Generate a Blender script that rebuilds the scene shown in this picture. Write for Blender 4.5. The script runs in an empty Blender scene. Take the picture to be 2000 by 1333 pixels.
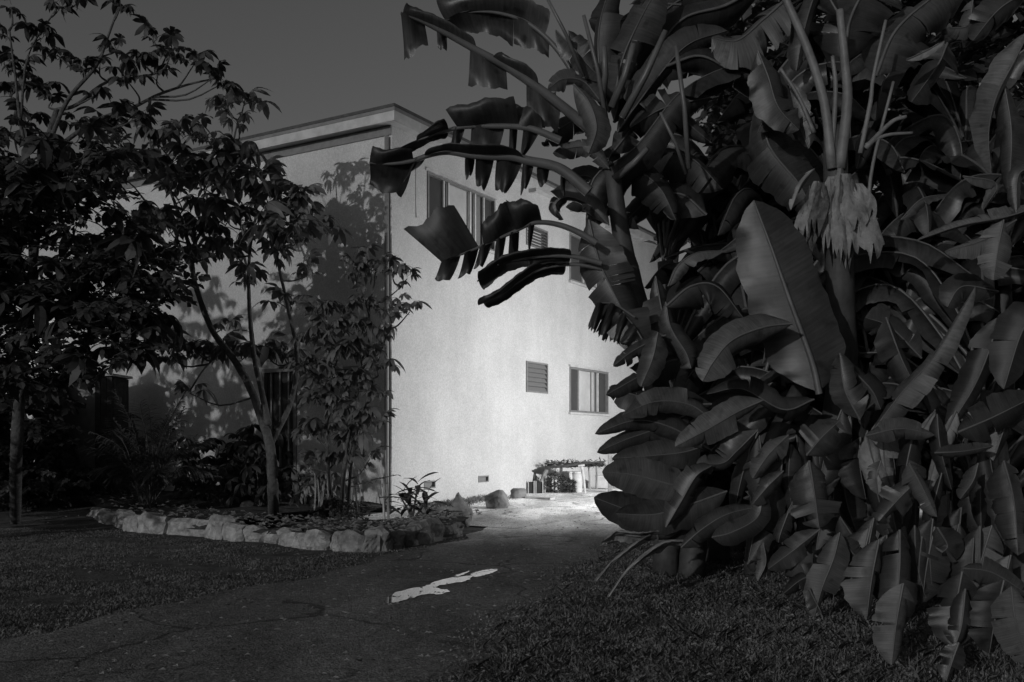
import bpy, math, random
import numpy as np
from mathutils import Vector, Matrix, Euler
R = math.radians
random.seed(7); rng = np.random.default_rng(7)
scene = bpy.context.scene
COL = scene.collection

# ------------------------------------------------------------------ camera, sky, light, exposure
F = 1860.0            # focal length in photograph pixels (2000 wide)
HZ = 865.0            # horizon row
CH = 1.4              # camera height
cam_d = bpy.data.cameras.new('camera'); cam = bpy.data.objects.new('camera', cam_d); COL.objects.link(cam)
cam.location = (0, 0, CH); cam.rotation_euler = (R(90), 0, 0)
cam_d.sensor_width = 36; cam_d.lens = 36 * F / 2000; cam_d.shift_y = (HZ - 666.5) / 2000
cam_d.clip_end = 600; cam_d.clip_start = .05
scene.camera = cam

SUN_DIR = Vector((-.60, -1.0, .215)).normalized()      # towards the distant street light / low moon
w = bpy.data.worlds.new('World'); scene.world = w; w.use_nodes = True
nt = w.node_tree; nt.nodes.clear()
sky = nt.nodes.new('ShaderNodeTexSky'); sky.sky_type = 'NISHITA'; sky.sun_disc = False
sky.sun_elevation = math.asin(SUN_DIR.z); sky.sun_rotation = math.atan2(SUN_DIR.x, SUN_DIR.y)
bw = nt.nodes.new('ShaderNodeRGBToBW'); bg = nt.nodes.new('ShaderNodeBackground'); wo = nt.nodes.new('ShaderNodeOutputWorld')
bg.inputs['Strength'].default_value = 0.037
nt.links.new(sky.outputs[0], bw.inputs[0]); nt.links.new(bw.outputs[0], bg.inputs[0]); nt.links.new(bg.outputs[0], wo.inputs[0])
sd = bpy.data.lights.new('sun', 'SUN'); sd.energy = 1.05; sd.angle = R(.5); sd.color = (1, 1, 1)
so = bpy.data.objects.new('sun', sd); COL.objects.link(so); so.location = (-30, -40, 20)
so.rotation_euler = SUN_DIR.to_track_quat('Z', 'Y').to_euler()
LAMP_W = 5000.0       # yard flood lamp on its pole, right of the house
ADDED_LAMP_W = 18.0  # strength of the lamp added on the far left wall
scene.view_settings.view_transform = 'Standard'; scene.view_settings.look = 'None'
scene.view_settings.exposure = 0.0; scene.view_settings.gamma = 1.0
scene.view_settings.use_curve_mapping = False

# ------------------------------------------------------------------ helpers
def sstep(a, b, x):
    t = min(1, max(0, (x - a) / (b - a))); return t * t * (3 - 2 * t)
EDGE_R = [(-2.2, -4.0), (-.5, 5.0), (1.0, 11.6), (2.6, 17.0), (9, 26)]      # right edge of the driveway
EDGE_L = [(-9.5, -4.0), (-4.0, 6.2), (-2.5, 9.0), (-1.25, 12.2), (-.1, 16.2), (1.4, 21.0)]
def interp(poly, y):
    if y <= poly[0][1]: return poly[0][0]
    for (x0, y0), (x1, y1) in zip(poly, poly[1:]):
        if y <= y1: return x0 + (x1 - x0) * (y - y0) / (y1 - y0)
    return poly[-1][0]
def ground(x, y):
    z = .16 * sstep(15, 24, y)
    d = x - interp(EDGE_R, y)
    if d > 0: z += .12 * sstep(0, 3.0, d) * (1 - sstep(11, 16, y)) + .035 * (math.sin(x * 2.1) * math.sin(y * 1.7) + .7 * math.sin(x * 5.3 + 1) * math.sin(y * 4.1)) * sstep(0, 1, d)
    return z
def at(px, py, Y):
    return Vector(((px - 1000) / F * Y, Y, CH + (HZ - py) / F * Y))
def gp(px, py, dz=0.0):
    Y = 15.0
    for _ in range(25):
        z = ground((px - 1000) / F * Y, Y) + dz
        Y = Y * .5 + .5 * min(80, (CH - z) * F / max(5, py - HZ))
    return Vector(((px - 1000) / F * Y, Y, ground((px - 1000) / F * Y, Y) + dz))

def tag(o, label=None, cat=None, group=None, kind=None):
    if label: o['label'] = label
    if cat: o['category'] = cat
    if group: o['group'] = group
    if kind: o['kind'] = kind
    return o
ORG = {}
def empty(name, loc, label, cat, group=None):
    o = bpy.data.objects.new(name, None); COL.objects.link(o); o.location = loc; o.empty_display_size = .2
    ORG[o] = Vector(loc); return tag(o, label, cat, group)
def mesh_obj(name, verts, faces, mat, parent=None, smooth=False, uv=None, origin=None, midx=None):
    """verts in world space; stored relative to the root's origin"""
    org = ORG[parent] if parent is not None else (Vector(origin) if origin is not None else Vector((0, 0, 0)))
    me = bpy.data.meshes.new(name)
    me.from_pydata([(v[0] - org.x, v[1] - org.y, v[2] - org.z) for v in verts], [], faces)
    for m in (mat if isinstance(mat, (list, tuple)) else [mat]): me.materials.append(m)
    if midx is not None: me.polygons.foreach_set('material_index', midx)
    if smooth: me.polygons.foreach_set('use_smooth', [True] * len(me.polygons))
    if uv is not None:
        l = me.uv_layers.new(name='UVMap'); li = np.zeros(len(me.loops), dtype=np.int32)
        me.loops.foreach_get('vertex_index', li)
        l.data.foreach_set('uv', np.array(uv, dtype=np.float32)[li].ravel())
    me.update()
    o = bpy.data.objects.new(name, me); COL.objects.link(o)
    if parent is not None: o.parent = parent; ORG[o] = org
    else: o.location = org; ORG[o] = org
    return o
class MB:
    def __init__(s): s.v = []; s.f = []; s.uv = []
    def add(s, v, f, uv=None):
        n = len(s.v); s.v += [tuple(p) for p in v]; s.f += [tuple(i + n for i in q) for q in f]
        s.uv += uv if uv else [(0, 0)] * len(v)
    def hexa(s, c):      # 8 corners: bottom 4 ccw, top 4
        s.add(c, [(3, 2, 1, 0), (4, 5, 6, 7), (0, 1, 5, 4), (1, 2, 6, 5), (2, 3, 7, 6), (3, 0, 4, 7)])
    def box(s, x0, x1, y0, y1, z0, z1, T=lambda x, y, z: (x, y, z)):
        s.hexa([T(x0, y0, z0), T(x1, y0, z0), T(x1, y1, z0), T(x0, y1, z0), T(x0, y0, z1), T(x1, y0, z1), T(x1, y1, z1), T(x0, y1, z1)])
    def tube(s, pts, radii, n=7, cap=True, wob=0):
        pts = [Vector(p) for p in pts]; rings = []
        up = Vector((.31, .2, .93)); base = len(s.v)
        for i, p in enumerate(pts):
            t = (pts[min(i + 1, len(pts) - 1)] - pts[max(i - 1, 0)]).normalized()
            a = t.cross(up)
            if a.length < 1e-3: a = t.cross(Vector((1, 0, 0)))
            a.normalize(); b = t.cross(a)
            r = radii[i] if hasattr(radii, '__len__') else radii
            for k in range(n):
                th = 2 * math.pi * k / n; rr = r * (1 + wob * random.uniform(-1, 1))
                s.v.append(tuple(p + (a * math.cos(th) + b * math.sin(th)) * rr)); s.uv.append((i / max(1, len(pts) - 1), k / n))
        for i in range(len(pts) - 1):
            for k in range(n):
                q = base + i * n; k2 = (k + 1) % n
                s.f.append((q + k, q + k2, q + n + k2, q + n + k))
        if cap:
            s.f.append(tuple(base + k for k in reversed(range(n)))); s.f.append(tuple(base + (len(pts) - 1) * n + k for k in range(n)))
    def obj(s, name, mat, parent=None, smooth=False, origin=None, uv=False):
        return mesh_obj(name, s.v, s.f, mat, parent, smooth, s.uv if uv else None, origin)
def catmull(pts, n):
    P = [Vector(p) for p in pts]
    if len(P) == 2: P = [P[0], (P[0] + P[1]) / 2, P[1]]
    Q = [2 * P[0] - P[1]] + P + [2 * P[-1] - P[-2]]; out = []
    m = len(P) - 1
    for i in range(n + 1):
        u = i / n * m; k = min(int(u), m - 1); t = u - k
        a, b, c, d = Q[k:k + 4]
        out.append(.5 * (2 * b + (c - a) * t + (2 * a - 5 * b + 4 * c - d) * t * t + (3 * b - a - 3 * c + d) * t ** 3))
    return out

# ------------------------------------------------------------------ materials (the photograph is black and white: all greys)
def mat(name, g, rough=.8, var=.25, scale=6.0, detail=6, bump=.0, bscale=40.0, spec=.3, coords='Object', transl=0.0, g2=None, extra=None):
    m = bpy.data.materials.new(name); m.use_nodes = True; n = m.node_tree; L = n.links
    p = n.nodes['Principled BSDF']; p.inputs['Roughness'].default_value = rough
    p.inputs['Specular IOR Level'].default_value = spec
    tc = n.nodes.new('ShaderNodeTexCoord')
    no = n.nodes.new('ShaderNodeTexNoise'); no.inputs['Scale'].default_value = scale; no.inputs['Detail'].default_value = detail; no.inputs['Roughness'].default_value = .65
    L.new(tc.outputs[coords], no.inputs['Vector'])
    mr = n.nodes.new('ShaderNodeMapRange'); mr.inputs['From Min'].default_value = .28; mr.inputs['From Max'].default_value = .72
    mr.inputs['To Min'].default_value = g * (1 - var); mr.inputs['To Max'].default_value = g2 if g2 else g * (1 + var)
    L.new(no.outputs['Fac'], mr.inputs['Value'])
    col = mr.outputs[0]
    if extra: col = extra(n, tc, col)
    L.new(col, p.inputs['Base Color'])
    if bump:
        nb = n.nodes.new('ShaderNodeTexNoise'); nb.inputs['Scale'].default_value = bscale; nb.inputs['Detail'].default_value = 4
        L.new(tc.outputs[coords], nb.inputs['Vector'])
        b = n.nodes.new('ShaderNodeBump'); b.inputs['Strength'].default_value = bump; b.inputs['Distance'].default_value = .03
        L.new(nb.outputs['Fac'], b.inputs['Height']); L.new(b.outputs[0], p.inputs['Normal'])
    if transl:
        t = n.nodes.new('ShaderNodeBsdfTranslucent'); L.new(col, t.inputs['Color'])
        mx = n.nodes.new('ShaderNodeMixShader'); mx.inputs[0].default_value = transl
        L.new(p.outputs[0], mx.inputs[1]); L.new(t.outputs[0], mx.inputs[2]); L.new(mx.outputs[0], n.nodes['Material Output'].inputs[0])
    return m
def mathn(n, op, a, b):
    x = n.nodes.new('ShaderNodeMath'); x.operation = op
    for i, v in enumerate((a, b)):
        if isinstance(v, (int, float)): x.inputs[i].default_value = v
        else: n.links.new(v, x.inputs[i])
    return x.outputs[0]
def noise_fac(n, tc, scale, lo, hi, f0=.35, f1=.65, detail=4, vec=None, coords='Object'):
    no = n.nodes.new('ShaderNodeTexNoise'); no.inputs['Scale'].default_value = scale; no.inputs['Detail'].default_value = detail
    if vec:
        mp = n.nodes.new('ShaderNodeMapping'); mp.inputs['Scale'].default_value = vec; n.links.new(tc.outputs[coords], mp.inputs[0]); n.links.new(mp.outputs[0], no.inputs['Vector'])
    else: n.links.new(tc.outputs[coords], no.inputs['Vector'])
    mr = n.nodes.new('ShaderNodeMapRange'); mr.inputs['From Min'].default_value = f0; mr.inputs['From Max'].default_value = f1
    mr.inputs['To Min'].default_value = lo; mr.inputs['To Max'].default_value = hi
    n.links.new(no.outputs['Fac'], mr.inputs['Value']); return mr.outputs[0]
def stucco_extra(n, tc, col):
    col = mathn(n, 'MULTIPLY', col, noise_fac(n, tc, .8, .91, 1.03))
    col = mathn(n, 'MULTIPLY', col, noise_fac(n, tc, 1.0, .955, 1.015, vec=(2.2, 2.2, .2)))       # rain streaks
    return mathn(n, 'MULTIPLY', col, noise_fac(n, tc, 34, .87, 1.10, detail=2))
def leaf_extra(n, tc, col):
    col = mathn(n, 'MULTIPLY', col, noise_fac(n, tc, 1.2, .6, 1.35))
    wv = n.nodes.new('ShaderNodeTexWave'); wv.wave_type = 'BANDS'; wv.bands_direction = 'X'; wv.inputs['Scale'].default_value = 30; wv.inputs['Distortion'].default_value = 1.2; wv.inputs['Detail'].default_value = 3
    n.links.new(tc.outputs['UV'], wv.inputs['Vector'])
    col = mathn(n, 'MULTIPLY', col, noise_fac(n, tc, 1.0, .72, 1.32, .3, .7, 3, (26, 2.0, 1), 'UV')); col = mathn(n, 'MULTIPLY', col, noise_fac(n, tc, 9, .45, 1.0, .30, .42, 5))
    mr = n.nodes.new('ShaderNodeMapRange'); mr.inputs['To Min'].default_value = .84; mr.inputs['To Max'].default_value = 1.14; n.links.new(wv.outputs['Fac'], mr.inputs['Value'])
    b = n.nodes.new('ShaderNodeBump'); b.inputs['Strength'].default_value = .12; b.inputs['Distance'].default_value = .02
    n.links.new(wv.outputs['Fac'], b.inputs['Height']); n.links.new(b.outputs[0], n.nodes['Principled BSDF'].inputs['Normal'])
    return mathn(n, 'MULTIPLY', col, mr.outputs[0])
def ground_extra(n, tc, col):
    # paler in the yard beyond, darker near
    sx = n.nodes.new('ShaderNodeSeparateXYZ'); n.links.new(tc.outputs['Object'], sx.inputs[0])
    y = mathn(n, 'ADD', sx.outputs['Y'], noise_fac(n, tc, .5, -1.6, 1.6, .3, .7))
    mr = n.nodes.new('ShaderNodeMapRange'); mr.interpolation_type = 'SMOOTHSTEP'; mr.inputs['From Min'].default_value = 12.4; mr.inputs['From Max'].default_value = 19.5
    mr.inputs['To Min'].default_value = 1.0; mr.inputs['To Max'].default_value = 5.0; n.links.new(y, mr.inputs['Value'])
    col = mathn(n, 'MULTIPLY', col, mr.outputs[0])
    col = mathn(n, 'MULTIPLY', col, noise_fac(n, tc, .9, .65, 1.35, vec=(1.4, .5, 1)))
    nd = n.nodes.new('ShaderNodeTexNoise'); nd.inputs['Scale'].default_value = 1.6; nd.inputs['Detail'].default_value = 5; n.links.new(tc.outputs['Object'], nd.inputs['Vector'])
    mxv = n.nodes.new('ShaderNodeMixRGB'); mxv.inputs[0].default_value = .45; n.links.new(tc.outputs['Object'], mxv.inputs[1]); n.links.new(nd.outputs['Color'], mxv.inputs[2])
    vo = n.nodes.new('ShaderNodeTexVoronoi'); vo.feature = 'DISTANCE_TO_EDGE'; vo.inputs['Scale'].default_value = 1.1; n.links.new(mxv.outputs[0], vo.inputs['Vector'])
    cr = n.nodes.new('ShaderNodeMapRange'); cr.inputs['From Min'].default_value = .004; cr.inputs['From Max'].default_value = .022; cr.inputs['To Min'].default_value = .35; n.links.new(vo.outputs['Distance'], cr.inputs['Value'])
    msk = noise_fac(n, tc, .35, 0, 1, .47, .56); one = mathn(n, 'SUBTRACT', 1.0, msk); crk = mathn(n, 'MAXIMUM', cr.outputs[0], one)
    col = mathn(n, 'MULTIPLY', col, crk)
    return mathn(n, 'MULTIPLY', col, noise_fac(n, tc, 45, .5, 1.6, .3, .7, detail=3))

M = {}
M['stucco'] = mat('stucco', .50, .95, .05, 5, 8, .35, 90, .1, extra=stucco_extra)
M['trim'] = mat('trim_paint', .42, .6, .25, 3, 6, .1, 30)
M['roofing'] = mat('roofing_felt', .07, .9, .3, 8, 6, .3, 40)
M['soffit'] = mat('soffit_board', .5, .7, .15, 3)
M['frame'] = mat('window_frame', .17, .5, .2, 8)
M['frame_pale'] = mat('window_frame_pale', .5, .5, .15, 8)
M['glass'] = mat('window_glass', .05, .15, .2, 1, spec=.5)
M['curtain'] = mat('curtain_cloth', .40, .9, .15, 3, bump=.2, bscale=6)
M['screen'] = mat('insect_screen', .16, .7, .15, 60)
M['dark'] = mat('dark_paint', .03, .6, .4, 5)
M['wood'] = mat('weathered_wood', .22, .85, .4, 9, 8, .4, 25)
M['darkwood'] = mat('dark_wood', .05, .85, .5, 9, 8, .4, 25)
M['palewood'] = mat('pale_wood', .42, .8, .2, 9, 8, .2, 25)
M['metal'] = mat('galvanised_metal', .45, .4, .2, 5)
M['stone'] = mat('edging_stone', .27, .95, .6, 7, 10, .8, 14, .1)
M['darkstone'] = mat('dark_stone', .19, .95, .6, 6, 10, .8, 14, .1)
M['boulder'] = mat('boulder_stone', .17, .95, .35, 5, 10, .6, 18, .1)
M['soil'] = mat('soil', .06, 1, .6, 5, 10, .9, 22, .05)
M['earth'] = mat('earth', .11, 1, .5, 4, 10, .6, 30, .05)
M['drive'] = mat('driveway_dirt', .155, .9, .3, 10, 10, .7, 60, .2, extra=ground_extra)
M['bark'] = mat('bark', .08, .95, .5, 12, 8, .7, 20, .05)
M['palebark'] = mat('pale_bark', .15, .95, .4, 12, 8, .5, 20, .05)
M['leaf'] = mat('tree_leaf', .12, .5, .45, 3, 3, transl=.25, spec=.4)
M['darkleaf'] = mat('dark_tree_leaf', .05, .55, .5, 3, 3, transl=.2)
M['palm'] = mat('palm_leaf', .085, .5, .4, 3, 3, transl=.15)
M['banana'] = mat('banana_blade', .052, .36, .3, 4, 6, transl=.22, spec=.55, extra=leaf_extra)
M['banana_pale'] = mat('banana_blade_pale', .088, .5, .3, 4, 6, transl=.12, spec=.4, extra=leaf_extra)
M['banana_dark'] = mat('banana_blade_dark', .030, .45, .4, 4, 6, transl=.12, spec=.4, extra=leaf_extra)
M['dead'] = mat('dead_banana_leaf', .19, .9, .5, 6, 8, .6, 15, .1)
M['dead_dark'] = mat('dead_banana_leaf_dark', .08, .9, .6, 9, 8, .6, 15, .1)
M['midrib'] = mat('banana_midrib', .095, .4, .25, 5)
M['stalk'] = mat('banana_stalk', .14, .5, .4, 5, 8, .3, 12)
M['stem'] = mat('banana_stem', .05, .6, .4, 5, 8, .3, 12)
M['grass'] = mat('grass_blades', .155, .7, .6, 2.5, 5, transl=.2)
M['cover'] = mat('ground_cover_leaf', .20, .6, .6, 3, 5, transl=.2)
M['litter'] = mat('leaf_litter', .20, .9, .6, 4)
M['barrel'] = mat('pale_barrel', .45, .6, .25, 5)
M['lampglass'] = bpy.data.materials.new('lamp_glass'); M['lampglass'].use_nodes = True
_p = M['lampglass'].node_tree.nodes['Principled BSDF']; _p.inputs['Emission Color'].default_value = (1, 1, 1, 1); _p.inputs['Emission Strength'].default_value = 6
wm = bpy.data.materials.new('puddle_water'); wm.use_nodes = True; p = wm.node_tree.nodes['Principled BSDF']
p.inputs['Base Color'].default_value = (.02, .02, .02, 1); p.inputs['Roughness'].default_value = .015; p.inputs['IOR'].default_value = 3.0
M['water'] = wm

# ------------------------------------------------------------------ ground, driveway, bed
def grid_axis(parts):
    out = []
    for a, b, n in parts: out += list(np.linspace(a, b, n, endpoint=False))
    return out + [parts[-1][1]]
xs = grid_axis([(-150, -20, 10), (-20, -12, 10), (-12, 10, 88), (10, 24, 14), (24, 150, 10)])
ys = grid_axis([(-60, -4, 8), (-4, 4, 10), (4, 20, 64), (20, 32, 18), (32, 300, 14)])
v = [(x, y, ground(x, y)) for y in ys for x in xs]; nx = len(xs)
f = [(j * nx + i, j * nx + i + 1, (j + 1) * nx + i + 1, (j + 1) * nx + i) for j in range(len(ys) - 1) for i in range(nx - 1)]
tag(mesh_obj('ground', v, f, M['earth'], smooth=True), kind='structure')
v = []; f = []; NU = 24; dy = grid_axis([(-4, 5, 12), (5, 17, 60), (17, 27, 30)])
for j, y in enumerate(dy):
    xl = interp(EDGE_L, y) - (.0 if y < 16 else 0); xr = interp(EDGE_R, y)
    if y > 20: xl = 1.0 + (y - 20) * .56
    xr += .10 * math.sin(y * 2.3) + .06 * math.sin(y * 5.1); xl += .12 * math.sin(y * 1.9 + 1) + .07 * math.sin(y * 4.7)
    for i in range(NU + 1):
        x = xl + (xr - xl) * i / NU; v.append((x, y, ground(x, y) + .012))
f = [(j * (NU + 1) + i, j * (NU + 1) + i + 1, (j + 1) * (NU + 1) + i + 1, (j + 1) * (NU + 1) + i) for j in range(len(dy) - 1) for i in range(NU)]
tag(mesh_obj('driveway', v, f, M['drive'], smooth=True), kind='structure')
# yard beside the facade (foot of the wall to the driveway)
D = 18.5
C0 = Vector((-.1263 * D, D, 0)); RD = Vector((.5075, .8616, 0)); RN = Vector((.8616, -.5075, 0)); LD = Vector((-.862, .507, 0)); LN = Vector((-.507, -.862, 0))
v = []; f = []
for j in range(25):
    a = -1.5 + j * .8
    for i in range(9):
        q = C0 + RD * a + RN * (.05 + i * .45 * (1 - .0 * j)); v.append((q.x, q.y, ground(q.x, q.y) + .020 + .0 * i))
f = [(j * 9 + i, j * 9 + i + 1, j * 9 + i + 10, j * 9 + i + 9) for j in range(24) for i in range(8)]
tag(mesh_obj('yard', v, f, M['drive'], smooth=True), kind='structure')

# puddle
pud = [[(750, 1178), (762, 1163), (795, 1151), (820, 1147), (836, 1143), (850, 1136), (878, 1129), (900, 1127), (922, 1124), (918, 1131), (905, 1136), (880, 1140), (858, 1144), (850, 1148), (872, 1152), (878, 1156), (855, 1161), (835, 1160), (812, 1166), (790, 1172), (766, 1178)],
       [(918, 1122), (932, 1117), (950, 1113), (972, 1112), (964, 1118), (944, 1124), (928, 1127)], [(886, 1125), (902, 1120), (918, 1115), (906, 1122), (894, 1126)]]
PZ = .019; v = []; f = []
for ring in pud:
    q = catmull([at(x, y, 9) for x, y in ring] + [at(*ring[0], 9)], 60)[:-1]; n0 = len(v)
    for i, p_ in enumerate(q):
        k = (PZ - CH) / (p_.z - CH); v.append((p_.x * k + .012 * math.sin(i * 2.7), p_.y * k + .02 * math.sin(i * 1.9), PZ))
    f.append(tuple(range(n0, len(v))))
tag(mesh_obj('puddle', v, f, M['water']), kind='structure')

# planting bed soil, inside the stone edging
edge_px = [(150, 985), (190, 1008), (240, 1022), (300, 1040), (360, 1050), (430, 1055), (500, 1062), (560, 1068), (640, 1076), (700, 1078), (757, 1072), (800, 1064), (850, 1052), (915, 1036)]
edge = [gp(x, y) for x, y in edge_px]
edge = catmull(edge, 60)
v = []; f = []
for e in edge:
    e0 = e + Vector((.02, .12, 0)); k = ((e0 - C0).dot(LN) if (e0 - C0).dot(RN) < .3 else 0.35)
    back = e0 - LN * max(.2, k + .02) if (e0 - C0).dot(RN) < .3 else e0 + Vector((-.9, 1.0, 0))
    for i in range(9):
        q = e0.lerp(back, i / 8); v.append((q.x, q.y, ground(q.x, q.y) + .16 + .05 * math.sin(q.x * 3 + i) * math.sin(q.y * 2.3)))
f = [(j * 9 + i, j * 9 + i + 1, j * 9 + i + 10, j * 9 + i + 9) for j in range(60) for i in range(8)]
tag(mesh_obj('soil_bed', v, f, M['soil'], smooth=True), kind='structure')

# ------------------------------------------------------------------ the building
B = empty('apartment_building', C0, 'two storey pale stucco apartment building with flat overhanging roof', 'building')
def WR(a, n, z): q = C0 + RD * a + RN * n; return (q.x, q.y, z)
def WL(a, n, z): q = C0 + LD * a + LN * n; return (q.x, q.y, z)
def fac(px, py):
    k = (px - 1000) / F; t = (k + .1263) * D / (.589 - k); return t * 1.1606, CH + (HZ - py) / F * (D + t)
def lef(px, py):
    k = (px - 1000) / F; t = -(k + .1263) * D / (k + 1.7); return t * 1.972, CH + (HZ - py) / F * (D + t)
WTOP = 7.57; RTOP = 7.85; OV = .27; LR = 14.0; LL = 17.0
def wall_open(W, length, ops, a0=0.0, depth=.16):
    A = sorted(set([a0, length] + [q for o in ops for q in o[:2]])); Z = sorted(set([-.5, WTOP] + [q for o in ops for q in o[2:4]]))
    mb = MB()
    for i in range(len(A) - 1):
        for j in range(len(Z) - 1):
            am = (A[i] + A[i + 1]) / 2; zm = (Z[j] + Z[j + 1]) / 2
            if any(o[0] < am < o[1] and o[2] < zm < o[3] for o in ops): continue
            mb.add([W(A[i], 0, Z[j]), W(A[i + 1], 0, Z[j]), W(A[i + 1], 0, Z[j + 1]), W(A[i], 0, Z[j + 1])], [(0, 1, 2, 3)])
    for (x0, x1, z0, z1) in [o[:4] for o in ops]:
        c = [(x0, z0), (x1, z0), (x1, z1), (x0, z1)]
        for k in range(4):
            p, q = c[k], c[(k + 1) % 4]
            mb.add([W(p[0], 0, p[1]), W(q[0], 0, q[1]), W(q[0], -depth, q[1]), W(p[0], -depth, p[1])], [(0, 1, 2, 3)])
        mb.add([W(x0, -depth, z0), W(x1, -depth, z0), W(x1, -depth, z1), W(x0, -depth, z1)], [(0, 1, 2, 3)])
    return mb
def op_px(fn, x0, x1, yt, yb, xr):   # opening from pixels: height taken at column xr
    a0 = fn(x0, 0)[0]; a1 = fn(x1, 0)[0]; return (min(a0, a1), max(a0, a1), fn(xr, yb)[1], fn(xr, yt)[1])
o_up = op_px(fac, 834, 966, 335, 450, 834)
o_lv_up = op_px(fac, 1027, 1069, 436, 478, 1027)
o_up2 = op_px(fac, 1112, 1186, 455, 548, 1112)
o_lv = op_px(fac, 1027, 1069, 705, 766, 1027)
o_low = op_px(fac, 1112, 1187, 717, 805, 1112)
o_v1 = op_px(fac, 934, 954, 930, 943, 934)
o_v2 = op_px(fac, 828, 850, 940, 955, 828)
wall_open(WR, LR, [o_up, o_lv_up, o_up2, o_lv, o_low, o_v1, o_v2]).obj('wall', M['stucco'], B)['label'] = 'brightly lit gable wall'
o_door = op_px(lef, 580, 512, 720, 985, 545)
o_win1 = op_px(lef, 700, 640, 715, 790, 700)
o_win2 = op_px(lef, 190, 130, 698, 732, 160)
o_win3 = op_px(lef, 420, 330, 470, 560, 375)
wall_open(WL, LL, [o_door, o_win1, o_win2]).obj('wall', M['stucco'], B)['label'] = 'dimmer wall behind the trees'
mb = MB()
mb.add([WR(LR, 0, -.5), WR(LR, -LL, -.5), WR(LR, -LL, WTOP), WR(LR, 0, WTOP)], [(0, 1, 2, 3)])
mb.add([WL(LL, 0, -.5), WL(LL, -LR, -.5), WL(LL, -LR, WTOP), WL(LL, 0, WTOP)], [(0, 1, 2, 3)])
mb.obj('rear_wall', M['stucco'], B)
# roof slab in (a along right facade, b along left wall)
def WB(a, b, z): q = C0 + RD * a + LD * b; return (q.x, q.y, z)
mb = MB(); mb.box(-OV, LR + OV, -OV, LL + OV, RTOP - .04, RTOP + .02, WB); roof = mb.obj('roof', M['roofing'], B)
mb = MB(); mb.box(-OV + .03, LR + OV - .03, -OV + .03, LL + OV - .03, WTOP + .002, WTOP + .03, WB); mb.obj('soffit', M['soffit'], B)
for nm, bx in (('fascia', (-OV + .012, -OV + .05, -OV + .012, LL + OV)), ('fascia', (-OV + .05, LR + OV, -OV + .012, -OV + .05))):
    mb = MB(); mb.box(*bx, WTOP - .02, RTOP - .045, WB); fo = mb.obj(nm, M['trim'], B)
    b0, b1, b2, b3 = bx; mb = MB(); mb.box(b0 - .012, b1 - .0, b2 - .012, b3, RTOP - .11, RTOP - .046, WB); mb.obj('drip_edge', M['roofing'] if 0 else M['frame'], fo)
mb = MB(); mb.box(.004, LL, .003, .028, WTOP - .19, WTOP - .001, lambda a, n, z: WL(a, n, z)); mb.obj('eave_shadow_strip', M['frame'], B)  # dark strip stands in for the eave's shadow on the left wall
# outlookers under the right overhang
for a in np.arange(1.0, 13, 2.2):
    mb = MB(); mb.box(a, a + .09, -OV + .06, -.004, WTOP - .09, WTOP, WB); mb.obj('rafter_end', M['trim'], B)
def frame_bars(W, o, t=.05, n0=-.06, n1=.025):
    x0, x1, z0, z1 = o; mb = MB()
    mb.box(x0, x1, n0, n1, z1 - t, z1, W); mb.box(x0, x1, n0, n1, z0, z0 + t, W)
    mb.box(x0, x0 + t, n0, n1, z0 + t, z1 - t, W); mb.box(x1 - t, x1, n0, n1, z0 + t, z1 - t, W); return mb
def slider(W, o, cols, label, mats):
    fr = frame_bars(W, o).obj('window', M['frame'], B); fr['label'] = label
    x0, x1, z0, z1 = o; t = .05; wd = x1 - x0
    for (u0, u1, m) in cols:
        a, b = x0 + t + (wd - 2 * t) * u0, x0 + t + (wd - 2 * t) * u1; d = -.05 if m == 'glass' else -.075
        mb = MB(); mb.box(a + .004, b - .004, d - .012, d, z0 + t, z1 - t, W); mb.obj('pane' if m != 'curtain' else 'curtain', M[m], fr)
        mb = MB(); mb.box(b - .022, b + .022, -.045, .006, z0 + t + .002, z1 - t - .002, W)
        if u1 < 1: mb.obj('mullion', M['frame_pale'], fr)
    mb = MB(); mb.box(x0 - .06, x1 + .06, -.002, .07, z0 - .06, z0 - .004, W); mb.obj('sill', M['trim'], fr)
    mb = MB(); mb.box(x0 - .05, x1 + .05, -.002, .06, z1 + .004, z1 + .06, W); mb.obj('head_trim', M['trim'], fr)
slider(WR, o_up, [(0, .22, 'glass'), (.22, .29, 'screen'), (.29, .62, 'curtain'), (.62, .70, 'curtain'), (.70, .84, 'screen'), (.84, 1, 'glass')], 'wide upper sliding window with pale curtain', None)
slider(WR, o_low, [(0, .24, 'glass'), (.24, .60, 'curtain'), (.60, .74, 'screen'), (.74, 1, 'glass')], 'lower sliding window with pale curtain', None)
slider(WR, o_up2, [(0, .35, 'glass'), (.35, .7, 'screen'), (.7, 1, 'glass')], 'upper sliding window behind the banana leaves', None)
for o, lb in ((o_lv, 'lower louvred window of glass slats'), (o_lv_up, 'upper louvred window')):
    fr = frame_bars(WR, o, .04).obj('window', M['frame'], B); fr['label'] = lb
    n = 6; z0, z1 = o[2] + .04, o[3] - .04; h = (z1 - z0) / n
    for k in range(n):
        za = z0 + k * h; mb = MB()
        mb.hexa([WR(o[0] + .04, .02, za + .004), WR(o[1] - .04, .02, za + .004), WR(o[1] - .04, .008, za), WR(o[0] + .04, .008, za),
                 WR(o[0] + .04, -.06, za + h * 1.02), WR(o[1] - .04, -.06, za + h * 1.02), WR(o[1] - .04, -.072, za + h), WR(o[0] + .04, -.072, za + h)])
        mb.obj('slat', M['screen'], fr)
for o in (o_v1, o_v2):
    fr = frame_bars(WR, o, .025, -.05, .012).obj('crawlspace_vent', M['frame'], B)
    mb = MB(); mb.box(o[0] + .025, o[1] - .025, -.06, -.05, o[2] + .025, o[3] - .025, WR); mb.obj('mesh_screen', M['screen'], fr)
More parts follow.
